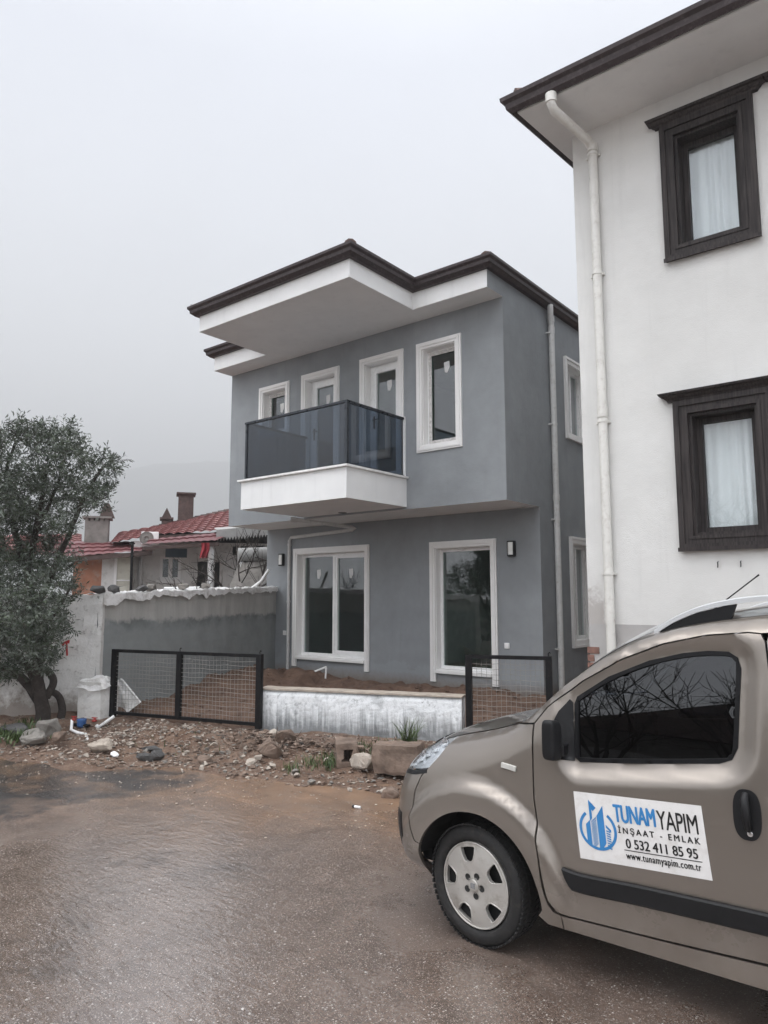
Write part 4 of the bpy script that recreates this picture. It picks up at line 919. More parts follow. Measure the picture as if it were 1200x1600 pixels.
# ------------------------------------------------------------------ olive tree
tb = Vector((-9.52, 4.76, .05)); TD = (tb-EYEV).dot(fwd); tree = thing('olive_tree', tuple(tb), 'olive tree with twisted trunk and grey green leaves by the white street wall', 'tree')
def tp(px, py, o=0): return at_depth(px, py, TD+o)
plain('bark', (.036, .028, .024), .9, var=.4, vscale=12, bmp=1.0, bscale=40, dirt=((.10, .085, .075), .5))
def limb(mb, pts, r0, r1, sub=6, jit=.02, n=9):
    P = [Vector(p) for p in pts]; Q = []
    for i in range(len(P)-1):
        p0, p1, p2, p3 = P[max(i-1, 0)], P[i], P[i+1], P[min(i+2, len(P)-1)]
        for k in range(sub):
            s_ = k/sub; Q.append(.5*((2*p1)+(p2-p0)*s_+(2*p0-5*p1+4*p2-p3)*s_*s_+(3*p1-p0-3*p2+p3)*s_**3))
    Q.append(P[-1]); m = len(Q)-1
    Q = [q+mnoise.noise_vector(q*6)*jit for q in Q]
    mb.tube(Q, [r0+(r1-r0)*i/m for i in range(m+1)], n); return Q
mb = MB(); limb(mb, [tp(66, 1143), tp(68, 1120), tp(63, 1085), tp(58, 1050), tp(60, 1010, -.05), tp(52, 950, -.1), tp(44, 890), tp(58, 820, .1), tp(70, 740)], .10, .025)
mb2 = [([tp(68, 1130, .05), tp(66, 1100, .02), tp(60, 1075)], .10, .075), ([tp(61, 1072), tp(52, 1056), tp(38, 1036, -.1), tp(20, 1016, -.1), tp(0, 985), tp(-20, 930)], .06, .03),
 ([tp(58, 1085), tp(48, 1074, .1), tp(30, 1056, .15), tp(6, 1043, .2), tp(-25, 1035, .2), tp(-60, 1000, .2)], .07, .035), ([tp(62, 1050, .05), tp(72, 1046, .1), tp(82, 1058, .15), tp(82, 1072, .12), tp(73, 1090, .05)], .045, .05),
 ([tp(70, 1092, .1), tp(84, 1082, .2), tp(97, 1100, .25), tp(97, 1118, .2), tp(90, 1134, .1)], .04, .055), ([tp(53, 960), tp(80, 900, -.2), tp(110, 830, -.2), tp(140, 760, -.1), tp(165, 725)], .05, .015),
 ([tp(46, 900), tp(20, 820, .2), tp(10, 740, .2), tp(25, 690)], .05, .015), ([tp(56, 830), tp(85, 770, .2), tp(105, 710, .1)], .035, .012), ([tp(58, 1000, -.1), tp(85, 960, -.3), tp(110, 920, -.3)], .035, .012), ([tp(0, 985), tp(-20, 880, .3), tp(-40, 760, .2)], .045, .015), ([tp(52, 1060), tp(40, 1068, .05), tp(45, 1085, .1), tp(56, 1102, .08)], .012, .012)]
for P, a, b in mb2: limb(mb, P, a, b)
mb.build('trunk', 'bark', tree)
def leaf_mat():
    m, t, p = new_mat('olive_leaf'); g = node(t, 'ShaderNodeNewGeometry'); c = mixc(t, mrange(t, noise_node(t, 3, 3), .35, .65, 0, 1), (.026, .040, .020), (.060, .082, .042))
    c = mixc(t, mrange(t, g.outputs['Random Per Island'], 0, 1, 0, 1), c, (.085, .10, .075)); c = mixc(t, math_n(t, 'MULTIPLY', g.outputs['Backfacing'], .8), c, (.17, .19, .165))
    t.links.new(c, p.inputs['Base Color']); p.inputs['Roughness'].default_value = .5; p.inputs['Specular IOR Level'].default_value = .25; MATS['olive_leaf'] = m
leaf_mat()
def leaves(clumps, pxm, seed, per, leaf=(.066, .0082), droop=.1):
    r = np.random.default_rng(seed); V = []; Fs = []; tw = MB()
    for (c, rad) in clumps:
        k = int(per*(rad/.4)**2)
        for _ in range(k):
            d = r.normal(size=3); d /= np.linalg.norm(d); q = np.array(c)+d*rad*r.uniform(.25, 1.0)**.6*np.array((1, 1, .9)); ax = d*.6+r.normal(size=3)*.5+np.array((0, 0, .25)); ax /= np.linalg.norm(ax); ln = r.uniform(.12, .34)
            s0 = q-ax*ln*.5
            if r.random() < .35: tw.tube([s0, q, q+ax*ln*.5], [.004, .003, .0015], 4, False)
            nl = r.integers(9, 17)
            for j in range(nl):
                b = s0+ax*ln*(j+.5)/nl; sd_ = r.normal(size=3); sd_ -= ax*sd_.dot(ax); sd_ /= np.linalg.norm(sd_)+1e-6; ld = ax*.65+sd_*.75+np.array((0, 0, -droop)); ld /= np.linalg.norm(ld); wv = np.cross(ld, r.normal(size=3)); wv /= np.linalg.norm(wv)+1e-6
                L_ = leaf[0]*r.uniform(.7, 1.25); W = leaf[1]*r.uniform(.8, 1.25); n = len(V); mid = b+ld*L_*.5; nm = np.cross(ld, wv)*W*.35
                V += [b, mid+wv*W-nm, b+ld*L_, mid-wv*W-nm]; Fs.append((n, n+1, n+2, n+3))
    return V, Fs, tw
CL = [(30, 700, 40), (75, 690, 30), (105, 690, 30), (112, 720, 34), (160, 728, 24), (178, 722, 14), (150, 775, 26), (168, 760, 18), (125, 775, 32), (85, 750, 42), (40, 765, 48), (-10, 770, 60), (-50, 720, 50), (62, 815, 42), (95, 815, 26), (15, 840, 55), (72, 870, 38), (105, 870, 22), (30, 900, 48), (-30, 880, 60), (85, 915, 34), (112, 925, 16), (50, 950, 42), (0, 960, 50), (85, 965, 20), (76, 1005, 20), (38, 995, 34), (-30, 980, 50), (64, 1042, 13), (78, 1030, 13), (5, 1045, 26), (-40, 1040, 40), (100, 960, 12), (20, 672, 20), (60, 668, 16), (108, 668, 14), (52, 1012, 26), (22, 1040, 24), (78, 1018, 16), (60, 990, 30), (100, 985, 12)]
cl = []
for i, (a, b, rad) in enumerate(CL):
    dep = TD+((i*37) % 11-5)*.11-(.25 if b > 880 else 0); cl.append((at_depth(a, b, dep), rad/FPX*TD*1.05))
V, Fs, tw = leaves(cl, 1, 3, 150); tw.build('twig', 'bark', tree) if tw.v else None
crown = MB().add(V, Fs).build('crown', 'olive_leaf', tree)

# ------------------------------------------------------------------ old house beyond the garden wall (own frame: u right, w away, z up)
OD = 19.0; rv = ray(255, 935); OV = Vector((rv.x, rv.y, 0)).normalized(); OU = Vector((OV.y, -OV.x, 0)); OO = OV*OD
def L2W(u, w_, z): p = OO+OU*u+OV*w_; return Vector((p.x, p.y, z))
def uz(px, py, w_=0):
    p = at_plane(px, py, OO+OV*w_, OV); return (p-OO).dot(OU), p.z
class LB(MB):
    def build(s, *a, **k):
        s.v = [tuple(L2W(*v)) for v in s.v]; return MB.build(s, *a, **k)
def u_(px, w_=0): return uz(px, 935, w_)[0]
def z_(px, py, w_=0): return uz(px, py, w_)[1]
plain('old_plaster', (.70, .69, .67), .9, var=.12, vscale=2, dirt=((.33, .30, .27), .6)); plain('cream_board', (.60, .58, .50), .8, var=.08, vscale=3, dirt=((.38, .35, .30), .5)); plain('orange_plaster', (.42, .20, .13), .9, var=.2, vscale=3, dirt=((.45, .38, .32), .6))
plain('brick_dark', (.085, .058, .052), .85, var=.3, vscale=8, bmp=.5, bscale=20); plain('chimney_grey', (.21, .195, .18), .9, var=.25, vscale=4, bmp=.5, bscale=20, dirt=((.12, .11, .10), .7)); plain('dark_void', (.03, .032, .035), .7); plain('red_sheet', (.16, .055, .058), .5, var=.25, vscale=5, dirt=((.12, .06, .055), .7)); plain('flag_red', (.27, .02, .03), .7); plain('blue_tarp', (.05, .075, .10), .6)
def tiles_mat():
    m, t, p = new_mat('red_tile'); a = noise_node(t, 4, 5, .7); b = noise_node(t, 24, 3)
    c = mixc(t, mrange(t, a, .35, .65, 0, 1), (.15, .055, .055), (.25, .10, .096)); c = mixc(t, mrange(t, b, .5, .72, 0, .8), c, (.44, .24, .21)); c = mixc(t, mrange(t, noise_node(t, 1.3, 5, .7), .55, .7, 0, .6), c, (.15, .085, .08)); t.links.new(c, p.inputs['Base Color']); p.inputs['Roughness'].default_value = .6; MATS['red_tile'] = m
tiles_mat()
def tile_patch(mb, a, b, c, d, pu=.22, pv=.33, amp=.035):
    """a,b eave left/right; d,c top left/right (local); rows of rolled tiles stepping down the slope"""
    a, b, c, d = map(Vector, (a, b, c, d)); nu = int(((b-a).length)/pu*6); rows = max(2, int((d-a).length/pv)); vs = []; n = (b-a).cross(d-a).normalized(); n = n if n.z > 0 else -n
    for j in range(rows):
        for e in (0, 1):
            v = (j+e)/rows
            for i in range(nu+1):
                u = i/nu; q = a.lerp(b, u).lerp(d.lerp(c, u), v); h = amp*abs(math.sin(math.pi*u*(b-a).length/pu))+(.035 if e == 0 else 0); vs.append(q+n*h)
    m = nu+1; k = 2*rows
    mb.add(vs, [(j*m+i, j*m+i+1, (j+1)*m+i+1, (j+1)*m+i) for j in range(k-1) for i in range(nu)]); return mb
ho = thing('old_house', tuple(L2W(0, 0, 0)), 'old white single storey house with red tiled roof behind the grey garden wall', 'house')
ze = z_(300, 846)
uL, uR = u_(206), u_(520)
wl = LB(); win = (u_(248), u_(281), z_(260, 906), z_(260, 869)); door = (u_(302), u_(348), .1, z_(320, 872)); smallw = [(u_(362), u_(368), z_(365, 868), z_(365, 853)), (u_(374), u_(386), z_(380, 863), z_(380, 853)), (u_(398), u_(412), z_(400, 863), z_(400, 852))]
wall_xz(wl, uL, uR, -.1, ze-.02, 0, [win, door]+smallw, .2)
wl.box(uL, uL+.1, .001, 6, -.1, ze-.02); wl.build('wall', 'old_plaster', ho)
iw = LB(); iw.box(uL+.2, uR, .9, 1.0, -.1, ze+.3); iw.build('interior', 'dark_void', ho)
fr = LB(); frame_xz(fr, *win[:2], *win[2:], .04, .10, .07); fr.box((win[0]+win[1])/2-.05, (win[0]+win[1])/2+.05, .03, .1, win[2]+.07, win[3]-.07); fr.box(win[0]-.08, win[1]+.08, -.08, .03, win[2]-.08, win[2]-.005); f = fr.build('window', 'trim_white', ho)
pz = LB(); pz.box(win[0]+.07, win[1]-.07, .07, .078, win[2]+.07, win[3]-.07); pz.build('pane', 'old_pane', f)
dr = LB(); frame_xz(dr, *door[:2], *door[2:], .06, .12, .09); dr.box(door[0]+(door[1]-door[0])*.62, door[0]+(door[1]-door[0])*.7, .06, .12, .2, door[3]-.1); dr.build('door', 'old_plaster', ho)
def pt(px, py, w_): u, z = uz(px, py, w_); return (u, w_, z)
rt = LB(); tile_patch(rt, pt(243, 838, -.2), pt(440, 826, -.2), pt(470, 776, 3.4), pt(262, 818, 3.4)); tile_patch(rt, pt(170, 852, -.1), pt(246, 838, -.1), pt(268, 819, 3.2), pt(186, 833, 2.6)); rt.build('roof', 'red_tile', ho)
rg = LB(); a, b = Vector(pt(240, 827, 3.4)), Vector(pt(472, 774, 3.4))
for k in range(26): p, q = a.lerp(b, k/26), a.lerp(b, (k+1.1)/26); rg.tube([p, q], [.12, .095], 8)
rg.build('ridge_tile', 'brick_dark', ho)
ev = LB(); e0, e1 = Vector(pt(236, 841, -.3)), Vector(pt(440, 829, -.3)); ev.obox((e0+e1)/2, e1-e0, (0, 1, 0), (0, 0, 1), (e1-e0).length/2, .05, .05); ev.build('eave_board', 'brick_dark', ho)
po = LB(); tile_patch(po, pt(224, 853, -1.6), pt(338, 847, -1.6), pt(372, 829, -.1), pt(236, 842, -.1), .16, .6, .02); po.build('porch_roof', 'red_sheet', ho)
pb = LB(); e0, e1 = Vector(pt(222, 857, -1.6)), Vector(pt(342, 850, -1.6)); pb.obox((e0+e1)/2, e1-e0, (0, 1, 0), (0, 0, 1), (e1-e0).length/2, .04, .04); pb.build('porch_beam', 'brick_dark', ho)
tb_ = LB(); tb_.box(u_(256, -.6), u_(290, -.6), -.62, -.6, z_(270, 871, -.6), z_(270, 857, -.6)); tb_.build('tarp_strip', 'blue_tarp', ho)
# tall dark chimney, small chimney with pitched hood, broad grey chimney
def chimney(px0, px1, pyt, pyb, w_, mat, cap=.06, pots=0, hood=False):
    mb = LB(); u0, u1 = u_(px0, w_), u_(px1, w_); zt, zb = z_(px0, pyt, w_), z_(px0, pyb, w_)
    mb.box(u0, u1, w_, w_+.55, zb-.6, zt-.12); c = mb.build('chimney', mat, ho); cp = LB(); cp.box(u0-cap, u1+cap, w_-cap, w_+.55+cap, zt-.05, zt)
    for uu in np.linspace(u0, u1-.09, 5): cp.box(uu, uu+.09, w_, w_+.09, zt-.119, zt-.051); cp.box(uu, uu+.09, w_+.45, w_+.54, zt-.119, zt-.051)
    if hood:
        cp.extrude([(u0+.0, w_+.1, zt+.0), (u1-.0, w_+.1, zt), ((u0+u1)/2, w_+.1, zt+.30)], (0, .35, 0))
    cp.build('chimney_cap', mat, c)
chimney(274, 298, 769, 812, 3.0, 'brick_dark'); chimney(248, 264, 808, 828, 2.9, 'brick_dark', .05, hood=True); 
rl = LB(); rl.tube([pt(318, 853, -1.5), pt(327, 855, -1.5), pt(330, 861, -1.5), (uz(328, 860, -1.5)[0], -1.5, .1)], .07, 8); rl.build('rain_pipe', 'pvc_white', ho)
rl = LB(); rl.tube([pt(231, 864, -.12), pt(222, 868, -.12), pt(220, 874, -.12), (uz(220, 880, -.12)[0], -.12, .1)], .055, 8); rl.build('rain_pipe', 'pipe_grey', ho)
sc_ = LB(); n = 22; a, b = Vector(pt(338, 838, -1.0)), Vector(pt(440, 829, -1.0)); vs = []
for k in range(n): p, q = a.lerp(b, k/n), a.lerp(b, (k+1)/n); m_ = p.lerp(q, .5); dz = Vector((0, 0, 1)); sc_.extrude([p+dz*.16, q+dz*.16, q-dz*.04, m_-dz*.13, p-dz*.04], (0, .02, 0))
sc_.quad(a+dz*.16, b+dz*.16, b+dz*.3+Vector((0, 1, 0)), a+dz*.3+Vector((0, 1, 0))); plain('awning_grey', (.36, .355, .345), .6, var=.1); sc_.build('awning', 'awning_grey', ho)
# outbuilding to the left with cream boards and orange wall
sh = thing('outbuilding', tuple(L2W(u_(160), -.6, 0)), 'low outbuilding with cream shutter and orange wall left of the old white house', 'shed')
s0 = LB(); s0.box(u_(157, -.6), u_(206, -.6), -.6, .4, -.1, z_(180, 864, -.6)); s0.build('wall', 'old_plaster', sh)
s1 = LB(); ua, ub, za, zb = u_(181, -.6), u_(205, -.6), z_(190, 925, -.6), z_(190, 870, -.6); s1.box(ua, ub, -.66, -.601, za-.6, zb)
k = int((zb-za)/.16)
for i in range(k+3): s1.box(ua+.05, ub-.05, -.68, -.661, zb-.15-.17*i, zb-.02-.17*i)
s1.build('shutter', 'cream_board', sh); s1 = LB(); s1.box(ua-.06, ua, -.7, -.601, za-.6, zb+.05); s1.box(ua, ub, -.7, -.681, z_(190, 908, -.6), z_(190, 906, -.6)); s1.build('shutter_frame', 'trim_white', sh)
s2 = LB(); s2.box(u_(112, -.6), u_(156.5, -.6), -.58, .4, -.1, z_(140, 868, -.6)); s2.build('orange_wall', 'orange_plaster', sh)
s3 = LB(); tile_patch(s3, pt(88, 874, -1.0), pt(238, 862, -1.0), pt(240, 847, 1.2), pt(84, 846, 1.2), .2, .5, .02); s3.build('roof', 'red_sheet', sh)
s3 = LB(); tile_patch(s3, pt(-20, 885, 1.0), pt(128, 858, 1.0), pt(128, 835, 3.6), pt(-20, 838, 3.6)); s3.build('tiled_roof', 'red_tile', sh)
s3 = LB(); e0, e1 = Vector(pt(96, 876, -1.05)), Vector(pt(238, 864, -1.05)); s3.obox((e0+e1)/2, e1-e0, (0, 1, 0), (0, 0, 1), (e1-e0).length/2, .04, .05); s3.build('eave_board', 'brick_dark', sh)
ho2 = ho; ho = sh; chimney(127, 164, 806, 850, .8, 'chimney_grey', .07); ho = ho2
mb = LB(); u0, u1 = u_(148, 1), u_(172, 1); zt = z_(150, 806, 1.0); mb.extrude([(u0, 1.25, zt), (u1, 1.25, zt), ((u0+u1)/2+.05, 1.25, zt+.36), ((u0+u1)/2-.08, 1.25, zt+.36)], (0, .3, 0)); mb.build('chimney_hood', 'brick_dark', sh)
mb = LB(); mb.tube([(u_(205, -1.1), -1.1, .1), pt(207, 846, -1.1)], .035, 6); mb.tube([pt(203, 850, -1.1), pt(211, 849, -1.1)], .02, 5); mb.build('corner_post', 'black_metal', sh)
ac0, ac1 = uz(220, 851, -.5), uz(245, 831, -.5); wa = -.5
ac = thing('air_conditioner', tuple(L2W(ac0[0], wa, ac0[1])), 'white air conditioner outdoor unit sitting on the edge of the red roof', 'air conditioner')
mb = LB(); mb.box(ac0[0], ac1[0]+.05, wa, wa+.3, ac0[1], ac1[1]); mb.build('casing', 'trim_white', ac, bevel=.02); cu = ((ac0[0]+ac1[0])/2-.05, (ac0[1]+ac1[1])/2)
mb = LB(); mb.lathe((cu[0], wa-.004, cu[1]), (0, -1, 0), [(0, .0), (.0, .05), (.01, .05), (.006, .06), (.004, .15), (.008, .16), (-.002, .165)], 24); mb.build('fan_grille', 'chimney_grey', ac)
fl = LB(); f0 = uz(314, 848, -1.75); f1 = uz(326, 874, -1.75); vs = []
for i in range(9):
    for j in range(7):
        u = f0[0]+(f1[0]-f0[0])*i/8; vs.append((u+.02*math.sin(j*.9), -1.75+.05*math.sin(i*1.4+j*.5), f0[1]+(f1[1]-f0[1])*j/6+(0 if j < 6 else .05*abs(math.sin(i)))))
fl.add(vs, [(i*7+j, i*7+j+1, (i+1)*7+j+1, (i+1)*7+j) for i in range(8) for j in range(6)], True)
o = fl.build('flag', 'flag_red', org=tuple(L2W(f0[0], -1.75, f0[1]))); tag(o, 'red flag hanging from the porch edge of the old house', 'flag')
st = thing('solar_heater', tuple(L2W(u_(385, -2.2), -2.2, 1)), 'white solar water tank with slanted grey panel beside the bare shrub', 'water heater')
a, b = Vector(pt(372, 868, -2.2)), Vector(pt(424, 866, -2.2)); mb = LB(); mb.tube([a, b], .17, 16); plain('awning_grey', (.36, .355, .345), .6, var=.1); mb.build('tank', 'awning_grey', st)
mb = LB(); mb.extrude([pt(358, 918, -2.9), pt(408, 918, -2.9), pt(424, 878, -2.3), pt(374, 878, -2.3)], (0, .05, 0)); mb.build('solar_panel', 'chimney_grey', st)
mb = LB(); mb.tube([pt(362, 930, -2.95), pt(378, 876, -2.25)], .03, 6); mb.tube([pt(420, 930, -2.0), pt(420, 870, -2.0)], .03, 6); mb.tube([pt(375, 930, -2.0), pt(375, 870, -2.0)], .03, 6); mb.build('tank_stand', 'pipe_grey', st)
hose = LB(); hose.tube([pt(392, 920, -4.6), pt(408, 908, -4.7), pt(420, 890, -4.8)], .03, 7); o = hose.build('hose_pipe', 'pvc_white', org=tuple(L2W(u_(400, -4.6), -4.6, 1.7))); tag(o, 'pale hose rising from the wall top against the grey house corner', 'hose')
bar = LB(); bar.tube([pt(256, 921, -5.0), pt(312, 920, -5.0)], .045, 8); o = bar.build('white_pole', 'pvc_white', org=tuple(L2W(u_(280, -5), -5, 1.9))); tag(o, 'white horizontal pole lying behind the stones on the wall top', 'pole')

# bare shrub and trees
def bare(name, base, targets, label, cat, r0, seed, levels=3, spread=.5, mat='bark', group=None):
    r = random.Random(seed); mb = MB(); base = Vector(base)
    def grow(p, d, ln, rad, lev):
        pts = [p]; q = p.copy(); dd = d.copy()
        for k in range(5): dd = (dd+Vector((r.gauss(0, .12), r.gauss(0, .12), r.gauss(.03, .1)))).normalized(); q = q+dd*ln/5; pts.append(q.copy())
        mb.tube(pts, [rad*(1-.6*k/5) for k in range(6)], 5, False)
        if lev:
            for k in range(2, 6):
                for _ in range(1 if lev > 1 else 2):
                    e = (dd+Vector((r.gauss(0, spread), r.gauss(0, spread), r.gauss(.1, spread)))).normalized(); grow(pts[k], e, ln*r.uniform(.4, .7), rad*.5, lev-1)
    for t_ in targets: v = Vector(t_)-base; grow(base, v.normalized(), v.length, r0, levels)
    o = mb.build(name, mat, org=tuple(base)); tag(o, label, cat, group); return o
bw = -2.6
bare('bare_shrub', L2W(u_(392, bw), bw, 1.3), [pt_ for pt_ in [L2W(*pt(418, 868, bw)), L2W(*pt(404, 850, bw)), L2W(*pt(352, 882, bw)), L2W(*pt(330, 905, bw)), L2W(*pt(430, 890, bw)), L2W(*pt(372, 870, bw))]], 'leafless dark shrub branches rising behind the wall beside the grey house', 'shrub', .030, 3, 2, .5)
bare('bare_shrub', L2W(u_(300, -5.2), -5.2, 1.45), [L2W(*pt(282, 905, -5.2)), L2W(*pt(318, 900, -5.2)), L2W(*pt(335, 908, -5.2))], 'low leafless twiggy shrub above the stones in middle of the wall', 'shrub', .014, 5, 2, .6)

# ------------------------------------------------------------------ hill in the mist
hv = []; nx, ny = 60, 24
def hill_h(u, w_):
    prof = np.interp(u, [-360, -200, -120, -60, -10, 30, 70, 110, 180, 300], [60, 84, 92, 104, 118, 128, 138, 140, 120, 90]); s_ = smooth01(w_/190.)
    return prof*s_*(1+.10*vnoise(u, w_, .012, 81))+4*vnoise(u, w_, .05, 82)*s_-1
for j in range(ny+1):
    for i in range(nx+1):
        u = -360+660*i/nx; w_ = 240*j/ny; p = OV*(1400+3.2*w_)+OU*(u*4.1); hv.append((p.x, p.y, 2.9*hill_h(u, w_)))
plain('hill_scrub', (.055, .060, .042), .95, var=.6, vscale=.012)
tag(MB().add(hv, [(j*(nx+1)+i, j*(nx+1)+i+1, (j+1)*(nx+1)+i+1, (j+1)*(nx+1)+i) for j in range(ny) for i in range(nx)], True).build('hill', 'hill_scrub'), kind='structure')

# ------------------------------------------------------------------ across the street, behind the photographer: seen only in the panes
oh = thing('street_house', (-3, -15, 0), 'dull plastered house across the street, seen mirrored in the panes', 'house')
mb = MB(); wall_xz(mb, -10, 1.5, 0, 3.0, -14, [(-8.5, -7.3, 1, 2.3), (-5, -4, 0, 2.1), (-2, -.8, 1, 2.3)], .2); mb.box(-10, 1.5, -20, -14.25, 0, 3.0); mb.build('wall', 'chimney_grey', oh)
mb = MB(); slope_roof(mb, -10.5, 2, -20.5, -13.5, 3.0, .4); mb.build('roof', 'brick_dark', oh)
fn = MB(); fn.box(-30, 14, -10.2, -10.0, -.1, 1.5); o = fn.build('street_wall', 'concrete', org=(-8, -10, 0)); tag(o, 'plain concrete wall across the street, seen mirrored in the panes', 'wall')
for k, (x, y, h, s_) in enumerate([(-6.5, -9.2, 3.4, 5), (-3.6, -9.4, 3.6, 6), (-1.2, -9.0, 3.3, 7), (3.0, -9.3, 3.4, 8)]):
    bare('bare_tree', (x, y, 0), [(x+.1, y, h), (x+.9, y+.3, h*.85), (x-.8, y-.2, h*.9), (x+.2, y+.6, h*.8)], 'leafless tree across the street, seen mirrored in the panes', 'tree', .07, s_, 3, .5, group='leafless trees across the street')
ev_ = thing('evergreen_tree', (-14.5, -2.6, 0), 'leafy evergreen tree on the near left roadside, seen mirrored in the right patio window', 'tree')
mb = MB(); limb(mb, [(-14.5, -4.6, 0), (-14.4, -4.5, 1.4), (-14.6, -4.6, 2.6)], .16, .08); mb.build('trunk', 'bark', ev_)
V, Fs, _ = leaves([((-14.5, -4.5, 3.0), .9), ((-14.0, -4.3, 2.3), .7), ((-15.1, -4.7, 2.5), .8), ((-14.6, -4.2, 3.8), .7), ((-13.7, -4.6, 3.1), .6)], 1, 9, 38, (.10, .03)); MB().add(V, Fs).build('crown', 'olive_leaf', ev_)

# ------------------------------------------------------------------ mist
hz = MB(); hz.box(-2850, 620, -800, 2350, -1.6, 470); 
m = bpy.data.materials.new('mist'); m.use_nodes = True; t = m.node_tree; t.nodes.clear(); o = node(t, 'ShaderNodeOutputMaterial'); pv = node(t, 'ShaderNodeVolumePrincipled'); pv.inputs['Color'].default_value = (.985, .99, .995, 1); pv.inputs['Density'].default_value = .0017; pv.inputs['Anisotropy'].default_value = 0
t.links.new(pv.outputs[0], o.inputs['Volume']); MATS['mist'] = m
tag(hz.build('haze', 'mist'), kind='stuff')

# ------------------------------------------------------------------ van (heading -X, its left side in the plane y = VY)
VY, VW = 3.26, 1.70; YC = VY+VW/2; WR = .305
WF, WB = (-2.025, .305), (.483, .305)
def car_paint():
    m, t, p = new_mat('van_paint'); n = noise_node(t, 5, 5, .6); dirt_ = mrange(t, math_n(t, 'ADD', pos_z(t), math_n(t, 'MULTIPLY', noise_node(t, 9, 5, .7), .5)), .35, .85, .75, .0)
    fl = noise_node(t, 900, 1, .5); c = mixc(t, mrange(t, fl, .35, .65, 0, 1), (.226, .197, .170), (.226, .197, .170)); drops = noise_node(t, 240, 2, .5)
    c = mixc(t, math_n(t, 'MULTIPLY', dirt_, mrange(t, n, .4, .65, .3, 1)), c, (.15, .115, .09)); t.links.new(c, p.inputs['Base Color']); p.inputs['Metallic'].default_value = .65
    p.inputs['Roughness'].default_value = .30; p.inputs['Coat Weight'].default_value = .9
    t.links.new(mrange(t, dirt_, 0, .6, .06, .5), p.inputs['Coat Roughness']); MATS['van_paint'] = m
car_paint()
plain('tyre', (.012, .0115, .0115), .75, var=.25, vscale=12, bmp=.3, bscale=90, dirt=((.05, .04, .034), .4)); plain('hubcap_silver', (.50, .48, .45), .38, metal=.55, var=.08, dirt=((.24, .20, .165), .6)); plain('steel_black', (.012, .012, .012), .6); plain('chrome', (.62, .62, .62), .18, metal=1, var=.03); plain('rail_silver', (.62, .63, .64), .35, metal=.3, var=.02); plain('lens_clear', (.80, .82, .83), .15, var=.05, coat=1); plain('lens_mute', (.48, .47, .44), .3); plain('lens_silver', (.62, .63, .64), .22, metal=.5, var=.25, vscale=14); plain('lens_dark', (.30, .31, .32), .15, metal=.6, coat=1); plain('sign_white', (.70, .685, .67), .32, var=.05, vscale=9, dirt=((.52, .48, .44), .45)); plain('sign_blue', (.035, .20, .46), .35, var=.04); plain('sign_black', (.012, .012, .012), .4); plain('seat_dark', (.03, .03, .034), .8); plain('rubber', (.006, .006, .007), .6, spec=.2)
glass('lamp_glass', (.86, .88, .9), 1.4)
# shoulder: outline of the left side seen square on, with the inset radius at every point
SH = [(-2.46, .185, .36), (-2.57, .215, .34), (-2.645, .33, .33), (-2.67, .46, .33), (-2.66, .60, .32), (-2.62, .73, .31), (-2.545, .835, .29), (-2.41, .92, .26), (-2.22, .985, .22), (-2.0, 1.043, .19), (-1.83, 1.10, .15), (-1.74, 1.155, .10), (-1.56, 1.315, .085), (-1.33, 1.475, .085), (-1.07, 1.585, .10), (-.70, 1.655, .12), (-.25, 1.685, .13), (.3, 1.685, .13), (.72, 1.65, .12), (.95, 1.56, .11), (1.04, 1.30, .10), (1.10, .98, .11), (1.13, .62, .13), (1.11, .36, .14), (1.05, .26, .12), (.98, .22, .10)]
def catmull(P, sub):
    P = [np.array(p, float) for p in P]; Q = []
    for i in range(len(P)-1):
        a, b, c, d_ = P[max(i-1, 0)], P[i], P[i+1], P[min(i+2, len(P)-1)]
        for k in range(sub):
            s_ = k/sub; Q.append(.5*(2*b+(c-a)*s_+(2*a-5*b+4*c-d_)*s_**2+(3*b-a-3*c+d_)*s_**3))
    return np.array(Q+[P[-1]])
SC = catmull(SH, 10)
def sidx(k): return k*10
WIN = [(-1.485, 1.085), (-1.48, 1.235), (-1.465, 1.27), (-1.31, 1.372), (-1.12, 1.455), (-.97, 1.495), (-.87, 1.508), (-.79, 1.508), (-.755, 1.485), (-.745, 1.44), (-.775, 1.12), (-.80, 1.07), (-.85, 1.048), (-1.2, 1.0), (-1.46, .972), (-1.485, .99)]
WIN2 = [(-.50, 1.46), (-.46, 1.51), (-.40, 1.53), (.25, 1.53), (.30, 1.50), (.31, 1.45), (.29, 1.16), (.25, 1.12), (-.42, 1.09), (-.49, 1.12), (-.51, 1.18)]
def seg_dist(pts, poly, closed=True):
    P = np.array(poly, float); Q = np.roll(P, -1, 0) if closed else P[1:]; P = P if closed else P[:-1]; d = np.full(len(pts), 9.)
    for a, b in zip(P, Q):
        ab = b-a; L2 = ab@ab
        if L2 < 1e-14: continue
        s_ = np.clip(((pts-a)@ab)/L2, 0, 1); d = np.minimum(d, np.hypot(*(pts-(a+s_[:, None]*ab)).T))
    return d
def inside(pts, poly):
    P = np.array(poly, float); x, z = pts[:, 0], pts[:, 1]; r = np.zeros(len(pts), bool)
    for (x0, z0), (x1, z1) in zip(P, np.roll(P, -1, 0)):
        c = ((z0 > z) != (z1 > z)); xi = (x1-x0)*(z-z0)/np.where(z1 == z0, 1e-12, z1-z0)+x0; r ^= c & (x < xi)
    return r
def sst(a, b, v): s_ = np.clip((v-a)/(b-a), 0, 1); return s_*s_*(3-2*s_)
